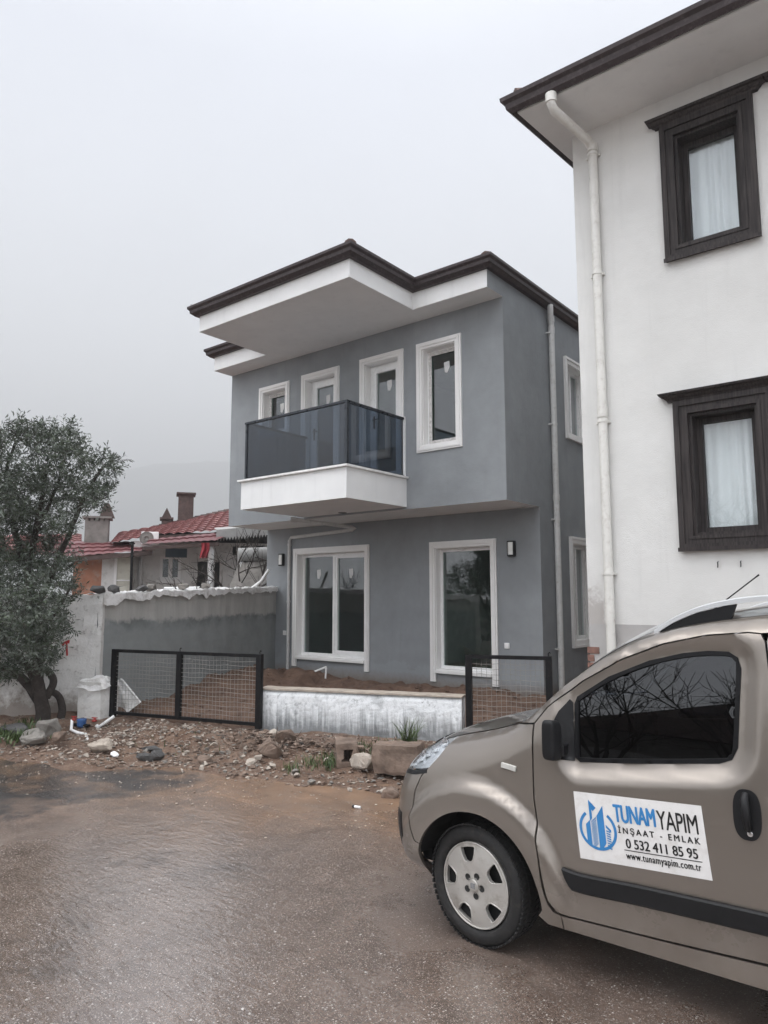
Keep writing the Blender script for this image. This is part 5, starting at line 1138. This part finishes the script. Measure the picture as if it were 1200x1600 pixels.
def side_y(pts, recess=True):
    """lateral inset of the skin (>0 = towards the middle of the van)"""
    pts = np.asarray(pts, float).reshape(-1, 2); x, z = pts.T
    dx = x[:, None]-SC[None, :, 0]; dz = z[:, None]-SC[None, :, 1]; D = np.hypot(dx, dz); wgt = 1/(D+.02)**3; rr = (wgt*SC[None, :, 2]).sum(1)/wgt.sum(1); d = D.min(1)
    q = np.clip(1-d/rr, 0, 1); ins = rr*(1-np.sqrt(np.clip(1-q**2.2, 0, 1)))
    ins += .105*np.clip((z-.96)/.64, 0, 1.2)**1.25+.55*np.clip(.36-z, 0, 1)**2+.030*((z-.66)/.45)**2*(z < .96)+.030*((.96-.66)/.45)**2*(z >= .96)
    for c in (WF, WB):
        rho = np.hypot(x-c[0], z-c[1]); up = sst(-.12, .15, z-c[1]); ins -= .046*(1-sst(.462, .507, rho))*up-.010*(1-sst(.35, .40, rho))*up
    # crease of the door skin under the glass: the panel steps out below a scooped band
    if recess:
        for P in (WIN, WIN2):
            dw = seg_dist(pts, P); dw[inside(pts, P)] = 0; ins += .040*(1-sst(.012, .085, dw))
    return ins
def fx(P):
    # points read off the plane y = VY moved out to the depth at which the skin really lies
    P = np.array(P, float)
    for _ in range(3):
        s_ = 1+(side_y(Q if _ else P, False)+.012)/VY; Q = np.c_[P[:, 0]*s_, EYE+(P[:, 1]-EYE)*s_]
    return [tuple(q) for q in Q]
WIN = fx([(x, z) for x, z in WIN])
def mk_panel(outer, holes=(), grid=.028, gap=.0, lip=.022, name='', mat='van_paint', parent=None, off=0., both=True, lip_hole=True, recess=True, lipon=True):
    def dens(P):
        Q = []
        P = np.array(P, float)
        for a, b in zip(P, np.roll(P, -1, 0)):
            k = max(1, int(np.hypot(*(b-a))/.022)); Q += [a+(b-a)*i/k for i in range(k)]
        return np.array(Q)
    O = dens(outer); Hs = [dens(h) for h in holes]
    if gap:
        ar = .5*np.sum(O[:, 0]*np.roll(O[:, 1], -1)-np.roll(O[:, 0], -1)*O[:, 1]); t_ = np.roll(O, -1, 0)-np.roll(O, 1, 0); t_ /= np.linalg.norm(t_, axis=1)[:, None]+1e-9; nrm = np.c_[-t_[:, 1], t_[:, 0]]*(1 if ar > 0 else -1); O = O+nrm*gap
    mn, mx_ = O.min(0), O.max(0); gx, gz = np.meshgrid(np.arange(mn[0], mx_[0], grid), np.arange(mn[1], mx_[1], grid)); gx[1::2] += grid/2; G = np.c_[gx.ravel(), gz.ravel()]; G = G[inside(G, O)]; G = G[seg_dist(G, O) > grid*.45]
    for h in Hs: G = G[~inside(G, h)]; G = G[seg_dist(G, h) > grid*.45]
    V = [Vector(p) for p in O]; Ed = [(i, (i+1) % len(O)) for i in range(len(O))]; loops = [list(range(len(O)))]
    for h in Hs: n0 = len(V); V += [Vector(p) for p in h]; Ed += [(n0+i, n0+(i+1) % len(h)) for i in range(len(h))]; loops.append(list(range(n0, n0+len(h))))
    V += [Vector(p) for p in G]
    v2, e2, f2, *_ = delaunay_2d_cdt(V, Ed, [], 0, 1e-7); P = np.array([tuple(v) for v in v2]); Fc = [f for f in f2]; C_ = np.array([P[list(f)].mean(0) for f in Fc]); keep = inside(C_, O)
    for h in Hs: keep &= ~inside(C_, h)
    Fc = [tuple(f) for f, k in zip(Fc, keep) if k]; ins = side_y(P, recess)+off
    res = []
    for mirror in ((False, True) if both else (False,)):
        def w3(x, z, i): return (x, (VY+i) if not mirror else (2*YC-VY-i), z)
        mb = MB(); mb.add([w3(p[0], p[1], i) for p, i in zip(P, ins)], Fc, True)
        if lipon:
            for li, h in enumerate([O]+Hs):
                if li and not lip_hole: continue
                ii = side_y(h, recess)+off; n = len(h); mb.add([w3(p[0], p[1], i) for p, i in zip(h, ii)]+[w3(p[0], p[1], i+lip) for p, i in zip(h, ii)], [(i, (i+1) % n, (i+1) % n+n, i+n) for i in range(n)], False)
        res.append(mb.build(name, mat, parent))
    return res
van = thing('van', (-.9, YC, 0), 'beige grey compact van parked at right with a white company sign on its door', 'van')
def sh(a, b): return [tuple(p[:2]) for p in SC[a:b+1]]
arcF = lambda a0, a1, n=26, c=WF, r=.352: [(c[0]+r*math.cos(math.radians(a0+(a1-a0)*k/n)), c[1]+r*math.sin(math.radians(a0+(a1-a0)*k/n))) for k in range(n+1)]
i_cowl = sidx(10); i_hl0, i_hl1 = sidx(6)-3, sidx(8)-1
# bumper / headlight / fender seams
HL = sh(i_hl0, i_hl1)+[(-2.285, .885), (-2.345, .812), (-2.43, .79), (-2.52, .775)]
seam = [(-2.345, .812), (-2.375, .775), (-2.405, .70), (-2.415, .60), (-2.40, .52), (-2.375, .455)]
a_s = math.degrees(math.atan2(.455-.305, -2.375+2.03))
bump_poly = sh(0, i_hl0)+[(-2.52, .775), (-2.43, .79)]+seam+arcF(a_s, 204, 10)+[(-2.40, .170)]
bp = mk_panel(bump_poly, name='bumper', parent=van, gap=.0032)
fend = sh(i_hl1, i_cowl)+fx([(-1.80, 1.115), (-1.675, 1.128), (-1.685, .95), (-1.684, .78), (-1.672, .52), (-1.645, .36), (-1.625, .315), (-1.60, .29), (-1.56, .283)])+[(-1.575, .20), (-1.655, .20), (-1.70, .235)]+arcF(-6, a_s, 30)+seam[::-1]+[(-2.285, .885)]
fp = mk_panel(fend, name='fender', parent=van, gap=.0032)
# headlight: dark bowl, reflector fins, clear cover
mk_panel(HL, name='headlight', mat='lens_silver', parent=van, gap=.004, off=.035)
hl = [o for o in van.children if o.name.startswith('headlight')]
for i, o in enumerate(hl):
    pass
cov = mk_panel(HL, name='lamp_cover', mat='lamp_glass', parent=hl[0], gap=.004, both=False, lipon=False)
for (x, z, r_) in ((-2.30, .93, .040), (-2.42, .85, .038), (-2.355, .875, .026)):
    mb = MB(); yy = VY+float(side_y([(x, z)])[0])+.030; mb.lathe((x, yy+.02, z), (-.6, -.8, .1), [(0, .004), (.0, r_*.6), (.018, r_*.95), (.02, r_)], 20); mb.build('lamp_reflector', 'chrome', hl[0])
mb = MB()
for k in range(5): x = -2.50+.05*k; zc = .80+.032*k; yy = VY+float(side_y([(x, zc)])[0])+.022; mb.obox((x, yy, zc), (1, -.4, .35), (.4, 1, 0), (0, 0, 1), .024, .006, .007)
mb.build('lamp_trim', 'lens_clear', hl[0])
# dark seam strip under the lamp and the fog lamp pocket at the bumper corner
def side_strip(pts, half, off, name, mat, parent, thick=.012, taper=None, both=True):
    P = catmull([(a, b, 0) for a, b in pts], 8)[:, :2]
    for mir in ((False, True) if both else (False,)):
        mb = MB(); vs = []; m = len(P)
        for k, p in enumerate(P):
            t_ = P[min(k+1, m-1)]-P[max(k-1, 0)]; t_ /= np.hypot(*t_); nn = np.array((-t_[1], t_[0])); h = half; tp_ = taper(k/(m-1)) if taper else 1
            for a, e in ((-1, 0), (-1, -thick*.7), (-.8, -thick), (.8, -thick), (1, -thick*.7), (1, 0)):
                a2 = a if a > 0 else 1-(1-a)*tp_; q = p+nn*h*(a2 if taper else a); y = float(side_y([q])[0])+off+e; vs.append((q[0], VY+y if not mir else 2*YC-VY-y, q[1]))
        mb.add(vs, [(k*6+j, (k+1)*6+j, (k+1)*6+j+1, k*6+j+1) for k in range(m-1) for j in range(5)], False); mb.add(vs[:6], [tuple(range(6))]); mb.add(vs[-6:], [tuple(range(6))]); mb.build(name, mat, parent)
side_strip([(-2.60, .745), (-2.52, .768), (-2.43, .783), (-2.34, .806)], .010, .002, 'lamp_seal', 'black_plastic', van, .004)
side_strip([(-2.555, .56), (-2.56, .49), (-2.553, .42), (-2.535, .36)], .030, .0, 'fog_lamp', 'black_plastic', van, .006)
# door
DOOR = fx([(-1.672, 1.132), (-1.60, 1.215), (-1.43, 1.345), (-1.24, 1.455), (-1.05, 1.532), (-.87, 1.575), (-.70, 1.592), (-.655, 1.588), (-.640, 1.555), (-.632, 1.40), (-.640, 1.10), (-.650, .80), (-.655, .50), (-.66, .325), (-1.10, .302), (-1.52, .286), (-1.585, .293), (-1.628, .33), (-1.655, .42), (-1.672, .52), (-1.684, .78), (-1.685, .95)])
dr = mk_panel(DOOR, [WIN], name='door', parent=van, gap=.0042)
front_door = dr[0]
RD = fx([(-.632, 1.40), (-.640, 1.555), (-.63, 1.590), (-.3, 1.612), (.2, 1.612), (.36, 1.60), (.385, 1.55), (.395, 1.1), (.40, .92)])+arcF(75, 172, 16, WB, .352+.06)+fx([(.075, .33), (.05, .325), (-.66, .322), (-.655, .50), (-.650, .80), (-.640, 1.10)])
mk_panel(RD, [WIN2], name='sliding_door', parent=van, gap=.0042)
def roofband():
    top = sh(i_cowl, sidx(17)); low = fx([(.36, 1.60), (.2, 1.612), (-.3, 1.612), (-.63, 1.590), (-.655, 1.588), (-.70, 1.592), (-.87, 1.575), (-1.05, 1.532), (-1.24, 1.455), (-1.43, 1.345), (-1.60, 1.215), (-1.672, 1.132), (-1.80, 1.115)])
    return top+low
mk_panel(roofband(), name='roof_side', parent=van, gap=.002)
QP2 = fx([(.36, 1.60)])+sh(sidx(17), sidx(25))+[(.90, .20)]+arcF(-18, 188, 30, WB)+[(.08, .20)]+fx([(.075, .33)])+arcF(172, 75, 16, WB, .352+.06)+fx([(.40, .92), (.395, 1.1), (.385, 1.55)])
mk_panel(QP2, name='rear_quarter', parent=van, gap=.0042)
SILL = fx([(-1.56, .283), (-1.52, .283), (-1.10, .299), (-.66, .319), (.05, .322), (.075, .328)])+[(.08, .20), (-1.575, .20)]
mk_panel(SILL, name='sill', parent=van, gap=.002)
# windows: seal and tinted glass
def shrink(P, d):
    P = np.array(P); c = catmull([(*p, 0) for p in P]+[(*P[0], 0)], 4)[:-1, :2]; t_ = np.roll(c, -1, 0)-np.roll(c, 1, 0); t_ /= np.linalg.norm(t_, axis=1)[:, None]+1e-9; nn = np.c_[-t_[:, 1], t_[:, 0]]; ar = .5*np.sum(c[:, 0]*np.roll(c[:, 1], -1)-np.roll(c[:, 0], -1)*c[:, 1]); return c+nn*(d if ar > 0 else -d)
for W_, dd in ((WIN, [o for o in van.children if o.name.startswith('door')]), (WIN2, [o for o in van.children if o.name.startswith('sliding_door')])):
    for k, o in enumerate(dd):
        pass
    inn = shrink(W_, .020); s0 = mk_panel(W_, [inn], name='window_seal', mat='rubber', parent=dd[0], off=-.003, both=False, lip=.02)
    g0 = mk_panel(shrink(W_, .014), name='window_glass', mat='van_glass', parent=dd[0], off=.010, both=False, lipon=False)
    for src in s0+g0:       # mirrored copies for the far side
        me = src.data.copy(); off_ = 2*YC
        for v in me.vertices: v.co.y = off_-(v.co.y+ORG[src.name].y)-ORG[src.name].y
        me.flip_normals(); c = bpy.data.objects.new(src.name.split('.')[0], me); COL.objects.link(c); c.parent = dd[1]; ORG[c.name] = ORG[src.name]
# black corner piece in front of the glass, mirror, handle, rub strip, repeater
CORN = fx([(-1.485, .975), (-1.485, 1.24), (-1.50, 1.255), (-1.545, 1.20), (-1.575, 1.14), (-1.575, 1.0), (-1.56, .978)])
mk_panel(CORN, name='mirror_base', mat='black_plastic', parent=front_door, off=-.006, both=False)
def rounded(mb, cx, cy, cz, sx, sy, sz, e=4.0, n=14, shape=None):
    vs = []; 
    for i in range(n+1):
        v = -math.pi/2+math.pi*i/n
        for j in range(2*n):
            u = 2*math.pi*j/(2*n); f = lambda w_, e_: math.copysign(abs(w_)**(2/e_), w_); x, y, z = f(math.cos(v), e)*f(math.cos(u), e), f(math.cos(v), e)*f(math.sin(u), e), f(math.sin(v), e); q = (x*sx, y*sy, z*sz); q = shape(*q) if shape else q; vs.append((cx+q[0], cy+q[1], cz+q[2]))
    m = 2*n; mb.add(vs, [(i*m+j, i*m+(j+1) % m, (i+1)*m+(j+1) % m, (i+1)*m+j) for i in range(n) for j in range(m)], True)
my = VY-.040
mb = MB(); rounded(mb, -1.570, my, 1.068, .030, .034, .092, 5.5, 16, lambda x, y, z: (x+.30*y, y, z-.10*y))
mir = mb.build('mirror', 'black_plastic', front_door)
mb = MB(); mb.obox((-1.555, VY+.03, 1.02), (1, .1, 0), (-.1, 1, .0), (0, 0, 1), .03, .05, .025); mb.build('mirror_arm', 'black_plastic', front_door, bevel=.008)
HD = [(-.795+.098*.5+.052*math.copysign(abs(math.cos(a))**.75, math.cos(a)), .872+.098*math.copysign(abs(math.sin(a))**.75, math.sin(a))) for a in np.linspace(0, 2*math.pi, 40, endpoint=False)]
HD = fx(HD)
hd = mk_panel(HD, name='door_handle', mat='black_plastic', parent=front_door, off=-.004, both=False)
yh = VY+float(side_y([(-.745, .87)])[0])
mb = MB(); mb.tube([(-.752, yh-.004, .945), (-.752, yh-.03, .93), (-.748, yh-.034, .87), (-.745, yh-.02, .82), (-.745, yh-.004, .81)], [.014, .017, .017, .015, .012], 10); mb.build('door_grip', 'black_plastic', front_door)
mb = MB(); mb.lathe((-.742, yh-.006, .797), (0, -1, 0), [(0, .011), (.006, .011), (.007, .009), (.007, 0)], 18); mb.build('door_lock', 'chrome', front_door)
side_strip([(-1.555, .452), (-1.45, .443), (-1.20, .455), (-.90, .463), (-.665, .468)], .043, .0, 'rub_strip', 'black_plastic', van, .020, lambda s_: .06+.94*min(1, (s_/.15)**.8))
side_strip([(-.645, .469), (-.4, .475), (.03, .485)], .043, .0, 'rub_strip', 'black_plastic', van, .020)
side_strip([(-1.865, .908), (-1.82, .903), (-1.785, .898)], .0125, -.001, 'side_repeater', 'lens_mute', van, .010)
# the skin spanning from one shoulder to the other
def span(name, k0, k1, mat, bulge, t0=0., t1=1., n=22, off=0.):
    ins = side_y(SC[k0:k1+1, :2], True); ps = SC[k0:k1+1, :2]; vs = []
    for i, p in enumerate(ps):
        a, b = SC[max(k0+i-1, 0), :2], SC[min(k0+i+1, len(SC)-1), :2]; t_ = b-a; t_ = t_/np.hypot(*t_); nn = np.array((-t_[1], t_[0]))
        for j in range(n+1):
            s_ = t0+(t1-t0)*j/n; y0 = VY+ins[i]; y = y0+(2*YC-2*y0)*s_; bl = bulge(i/(len(ps)-1))*(1-abs(2*s_-1)**2.2)+off; vs.append((p[0]+nn[0]*bl, y, p[1]+nn[1]*bl))
    mb = MB(); m = n+1; mb.add(vs, [(i*m+j, (i+1)*m+j, (i+1)*m+j+1, i*m+j+1) for i in range(len(ps)-1) for j in range(n)], True); return mb.build(name, mat, van)
span('front_panel', 0, i_hl0, 'van_paint', lambda s_: .07+.01*s_)
span('lower_grille', sidx(2)+2, sidx(4)-2, 'black_plastic', lambda s_: .079+.006*s_, .28, .72, off=.002)
span('upper_grille', sidx(4)+4, sidx(5)+8, 'black_plastic', lambda s_: .086, .2, .8, off=.004)
span('bonnet', i_hl0, i_cowl, 'van_paint', lambda s_: .05-.02*s_)
span('windscreen', i_cowl, sidx(14)-2, 'van_glass', lambda s_: .055+.03*s_, .06, .94)
span('screen_pillar', i_cowl, sidx(14)-2, 'van_paint', lambda s_: .052+.028*s_, 0, .062, 4); span('screen_pillar', i_cowl, sidx(14)-2, 'van_paint', lambda s_: .052+.028*s_, .938, 1, 4)
span('roof', sidx(14)-2, sidx(19), 'van_paint', lambda s_: .05)
span('tailgate', sidx(19), sidx(25), 'van_paint', lambda s_: .05)
# dark inner body so that seams and arches read black, plus seats
mb = MB(); prof = [(-2.45, .30), (-2.52, .45), (-2.50, .68), (-2.30, .80), (-2.0, .90), (-1.75, .98), (1.0, .98), (1.02, .40), (.95, .26), (-1.62, .26), (-1.64, .3), (-1.66, .68), (-2.38, .68), (-2.40, .3)]
n = len(prof); mb.add([(x, VY+.16, z) for x, z in prof]+[(x, 2*YC-VY-.16, z) for x, z in prof], [tuple(range(n)), tuple(range(2*n-1, n-1, -1))]+[(i, (i+1) % n, (i+1) % n+n, i+n) for i in range(n)])
mb.box(-1.60, .05, VY+.06, 2*YC-VY-.06, .23, .96); mb.box(.05, .07, VY+.1, 2*YC-VY-.1, .23, .96)
mb.build('inner_body', 'steel_black', van)
for (yy) in (VY+.42, 2*YC-VY-.42):
    mb = MB(); rounded(mb, -.78, yy, 1.14, .09, .24, .32, 4); rounded(mb, -.75, yy, 1.44, .05, .13, .09, 4); mb.build('seat', 'seat_dark', van)
mb = MB(); mb.tube([(-1.30+.0*math.cos(a), VY+.42+.18*math.cos(a), 1.07+.17*math.sin(a)) for a in np.linspace(0, 2*math.pi, 28)], .014, 8, False); mb.build('steering_wheel', 'black_plastic', van)
# wheels
def wheel(cx, cz, y_out, steer, flip_):
    out = []
    s_ = -1 if not flip_ else 1; ax = Vector((0, s_, 0)); R = Matrix.Rotation(steer, 3, 'Z'); c = Vector((cx, y_out, cz)); axr = R@ax
    t_ = thing_part('wheel', van); 
    mb = MB(); mb.lathe(c, axr, [(-.165, .19), (-.185, .215), (-.19, .255), (-.182, .276), (-.165, .286), (-.14, .288), (-.045, .288), (-.022, .284), (-.008, .273), (.001, .252), (.003, .235), (-.004, .221), (-.014, .212), (-.03, .205)], 72)
    ty = mb.build('tyre', 'tyre', van)
    tr = MB(); u = axr.cross(Vector((0, 0, 1))).normalized()
    for k in range(64):
        a = 2*math.pi*k/64; rad = u*math.cos(a)+Vector((0, 0, 1))*math.sin(a); tg = axr.cross(rad)
        for hh, sg in ((-.030, 1), (-.088, -1), (-.14, 1)): tr.obox(c+axr*hh+rad*.2875, tg+axr*.35*sg, axr-tg*.35*sg, rad, .0105, .022, .004)
    tr.build('tread', 'tyre', ty)
    # wheel cover with five windows
    def prof(r): return -.012+.016*math.sin(min(1, max(0, (.215-r)/.12))*math.pi/2)-.006*math.exp(-((r-.06)/.03)**2)
    O = [(.214*math.cos(a), .214*math.sin(a)) for a in np.linspace(0, 2*math.pi, 80, endpoint=False)]; Hs = []; base = math.radians(4)
    for k in range(5):
        a = base+k*2*math.pi/5; q = [(.114, -.014), (.124, -.030), (.152, -.043), (.182, -.050), (.190, -.043), (.193, 0), (.190, .043), (.182, .050), (.152, .043), (.124, .030), (.114, .014)]
        Hs.append([(r_*math.cos(a)-w_*math.sin(a), r_*math.sin(a)+w_*math.cos(a)) for r_, w_ in q])
    V = [Vector(p) for p in O]; Ed = [(i, (i+1) % 80) for i in range(80)]
    for h in Hs: n0 = len(V); V += [Vector(p) for p in h]; Ed += [(n0+i, n0+(i+1) % len(h)) for i in range(len(h))]
    G = np.array([(r_*math.cos(a), r_*math.sin(a)) for r_ in (.0, .02, .035, .05, .065, .08, .095, .11, .135, .16, .185, .203) for a in np.linspace(0, 2*math.pi, 48, endpoint=False)])
    for h in Hs: G = G[~inside(G, h)]; G = G[seg_dist(G, h) > .006]
    V += [Vector(p) for p in G[47:]]
    v2, e2, f2, *_ = delaunay_2d_cdt(V, Ed, [], 0, 1e-6); P = np.array([tuple(v) for v in v2]); C_ = np.array([P[list(f)].mean(0) for f in f2]); kp = np.ones(len(C_), bool)
    for h in Hs: kp &= ~inside(C_, h)
    def w3(x, z, d): return c+(u*x+Vector((0, 0, 1))*z)*.955+axr*d
    hub = MB(); hub.add([w3(p[0], p[1], prof(np.hypot(*p))) for p in P], [tuple(f) for f, k in zip(f2, kp) if k], True)
    for h in Hs+[O]:
        n = len(h); hub.add([w3(x, z, prof(math.hypot(x, z))) for x, z in h]+[w3(x*1.0, z*1.0, prof(math.hypot(x, z))-.022) for x, z in h], [(i, (i+1) % n, (i+1) % n+n, i+n) for i in range(n)])
        if h is not O:       # raised lip round each window
            hub.tube([w3(x, z, prof(math.hypot(x, z))+.0005) for x, z in h+[h[0]]], .0035, 6, False)
    hub.tube([w3(x*.985, z*.985, prof(.212)+.002) for x, z in O+[O[0]]], .005, 6, False)
    hb = hub.build('hubcap', 'hubcap_silver', van)
    bk = MB(); bk.lathe(c, axr, [(-.06, .0), (-.06, .09), (-.045, .12), (-.05, .205), (-.02, .214)], 40); bk.build('steel_rim', 'steel_black', hb)
    for k in range(5):
        a = base+math.radians(36)+k*2*math.pi/5; lg = MB(); q = w3(.052*math.cos(a), .052*math.sin(a), prof(.052)+.0008); lg.lathe(q, axr, [(0, .0145), (.002, .0165), (.0025, .015), (.0008, .0135), (.0008, 0)], 16); lg.build('lug_recess', 'steel_black', hb)
    cc = MB(); q = w3(0, 0, prof(0)); cc.lathe(q, axr, [(0, .03), (.004, .029), (.005, .026), (.005, 0)], 24); cc.build('hub_centre', 'hubcap_silver', hb)
    em = MB(); em.obox(q+axr*.006, u, axr, (0, 0, 1), .013, .0015, .013); em.build('hub_badge', 'lens_dark', hb)
def thing_part(name, parent): return None
wheel(WF[0]-.028, .288, VY+.030, math.radians(-6.5), False); wheel(WB[0], .288, VY+.030, 0, False)
wheel(WF[0]-.028, .288, 2*YC-VY-.030, math.radians(-6.5), True); wheel(WB[0], .288, 2*YC-VY-.030, 0, True)
for c in (WF, WB):
    for ya, yb_ in ((VY+.03, VY+.30), (2*YC-VY-.30, 2*YC-VY-.03)):
        mb = MB(); vs = []
        for k in range(25):
            a = math.radians(8+162*k/24); vs += [(c[0]+.375*math.cos(a), ya, c[1]+.375*math.sin(a)), (c[0]+.375*math.cos(a), yb_, c[1]+.375*math.sin(a))]
        mb.add(vs, [(2*k, 2*k+2, 2*k+3, 2*k+1) for k in range(24)]); mb.build('wheel_liner', 'steel_black', van)
# roof rails and aerial
for mir in (0, 1):
    def Y(y): return y if not mir else 2*YC-y
    ry0 = VY+.255
    pth = [(-1.165, 1.568), (-1.08, 1.625), (-.97, 1.675), (-.85, 1.708), (-.70, 1.728), (-.4, 1.742), (.1, 1.745), (.45, 1.735), (.62, 1.70), (.72, 1.665)]
    P = catmull([(a, b, 0) for a, b in pth], 5); mb = MB(); vs = []
    for p in P:
        for (dy, dz) in ((-.016, -.012), (.016, -.012), (.016, .008), (.006, .013), (-.006, .013), (-.016, .008)): vs.append((p[0], Y(ry0+dy), p[1]+dz))
    m = len(P); mb.add(vs, [(k*6+j, k*6+(j+1) % 6, (k+1)*6+(j+1) % 6, (k+1)*6+j) for k in range(m-1) for j in range(6)]); mb.add(vs[:6], [tuple(range(6))]); mb.add(vs[-6:], [tuple(range(6))])
    rl = mb.build('roof_rail', 'rail_silver', van)
    mb = MB(); ft = [(-1.17, 1.535), (-1.165, 1.556), (-1.08, 1.612), (-.97, 1.662), (-.85, 1.695), (-.80, 1.703), (-.83, 1.62), (-.95, 1.59)]; mb.extrude([(x, Y(ry0-.013), z) for x, z in ft], (0, .026, 0)); mb.build('rail_foot', 'black_plastic', rl)
    mb = MB(); ft = [(.45, 1.722), (.62, 1.69), (.72, 1.655), (.72, 1.63), (.46, 1.66)]; mb.extrude([(x, Y(ry0-.013), z) for x, z in ft], (0, .026, 0)); mb.build('rail_foot', 'black_plastic', rl)
an0 = at_y(1122, 947, YC); an1 = at_y(1186, 898, YC); an0 = an0+(an0-an1).normalized()*.12; mb = MB(); mb.tube([an0, an0.lerp(an1, .12), an0.lerp(an1, .2), an1.lerp(an0, .06), an1], [.009, .006, .0035, .0035, .005], 8); mb.build('aerial', 'black_plastic', van)
# company sign on the door
TL, TR, BR_, BL = (-1.488, .842), (-.925, .872), (-.893, .585), (-1.462, .553)
def sg(u, v): # u right, v down, bilinear
    a = np.array(TL)*(1-u)+np.array(TR)*u; b = np.array(BL)*(1-u)+np.array(BR_)*u; return a*(1-v)+b*v
def sign_mesh(name, mat, pts2, faces, off, parent):
    q = np.array([sg(u, v) for u, v in pts2]); y = VY+side_y(q)-off; return MB().add([(a, yy, b) for (a, b), yy in zip(q, y)], faces).build(name, mat, parent)
nu, nv = 24, 14; pts2 = [(i/nu, j/nv) for j in range(nv+1) for i in range(nu+1)]; m = nu+1
sgn = sign_mesh('door_sign', 'sign_white', pts2, [(j*m+i, j*m+i+1, (j+1)*m+i+1, (j+1)*m+i) for j in range(nv) for i in range(nu)], .0025, van)
def lettering(txt, u0, u1, v0, v1, mat, weight=0., space=1.0, bold=0.):
    cu = bpy.data.curves.new('t', 'FONT'); cu.body = txt; cu.size = 1; cu.offset = weight; cu.space_character = space; cu.resolution_u = 4; ob = bpy.data.objects.new('t', cu); COL.objects.link(ob); bpy.context.view_layer.update()
    dg = bpy.context.evaluated_depsgraph_get(); me = bpy.data.meshes.new_from_object(ob.evaluated_get(dg)); V = np.array([v.co[:2] for v in me.vertices]); Fs = [tuple(p.vertices) for p in me.polygons]; bpy.data.objects.remove(ob); bpy.data.curves.remove(cu); bpy.data.meshes.remove(me)
    a, b = V.min(0), V.max(0); uv = [(u0+(u1-u0)*(x-a[0])/(b[0]-a[0]), v1-(v1-v0)*(y-a[1])/(b[1]-a[1])) for x, y in V]; 
    UV = []; FF = []
    for k, (du, dv) in enumerate(((0, 0), (bold, 0), (-bold, 0), (0, bold*1.2), (0, -bold*1.2))): FF += [tuple(i+len(UV) for i in f) for f in Fs]; UV += [(u+du, v+dv, k) for u, v in uv]
    q = np.array([sg(u, v) for u, v, _ in UV]); y = VY+side_y(q)-.0042-.00012*np.array([k for *_, k in UV]); MB().add([(a, yy, b) for (a, b), yy in zip(q, y)], FF).build('lettering', mat, sgn)
lettering('TUNAM', .325, .645, .125, .375, 'sign_blue', .0, .95, .0045); lettering('YAPIM', .660, .955, .135, .395, 'sign_black', .0, .95, .0012)
lettering('İNŞAAT - EMLAK', .345, .955, .415, .555, 'sign_black', .0, 1.45, .0018); lettering('0 532 411 85 95', .395, .925, .60, .735, 'sign_black', .0, .98, .002); lettering('www.tunamyapim.com.tr', .385, .935, .80, .925, 'sign_black', .0, 1.12, .0016)
sign_mesh('rule_line', 'sign_black', [(.375, .762), (.95, .762), (.95, .774), (.375, .774)], [(0, 1, 2, 3)], .0042, sgn)
AS = .57/.288
def lp_(x, y): return (.178+x/AS*1.0, .50-y)      # logo plane: y up in sign heights
ring = MB(); pts = []; fs = []; k = 0; R0, R1 = .262, .305; a0, a1 = math.radians(128), math.radians(412); n = 60
for i in range(n+1):
    a = a0+(a1-a0)*i/n; pts += [lp_(R0*math.cos(a), R0*math.sin(a)-.03), lp_(R1*math.cos(a), R1*math.sin(a)-.03)]
fs = [(2*i, 2*i+1, 2*i+3, 2*i+2) for i in range(n)]
def poly(P): 
    n0 = len(pts); pts.extend(lp_(*p) for p in P); fs.append(tuple(range(n0, n0+len(P))))
poly([(-.115, .40), (.0, .29), (-.055, .235), (-.115, .30)]); poly([(-.115, .30), (-.075, .26), (-.075, .13), (-.115, .08)])
poly([(.0, .17), (.115, .335), (.115, -.215), (.055, -.30), (.0, -.325)]); poly([(-.19, .03), (-.115, .10), (-.115, -.28), (-.19, -.245)])
for i in range(11): z = .115-.037*i; poly([(-.098, z-.035), (-.098, z-.055), (-.012, z+.02), (-.012, z+.04)])
for i in range(8): z = -.02-.035*i; poly([(.135, z), (.135, z-.018), (.20, z-.055+.02), (.20, z-.035+.02)])
poly([(.135, .06), (.215, -.01), (.215, -.05), (.135, .02)]); poly([(.15, -.25), (.20, -.20), (.235, -.20), (.23, -.23)])
sign_mesh('logo', 'sign_blue', pts, fs, .0042, sgn)
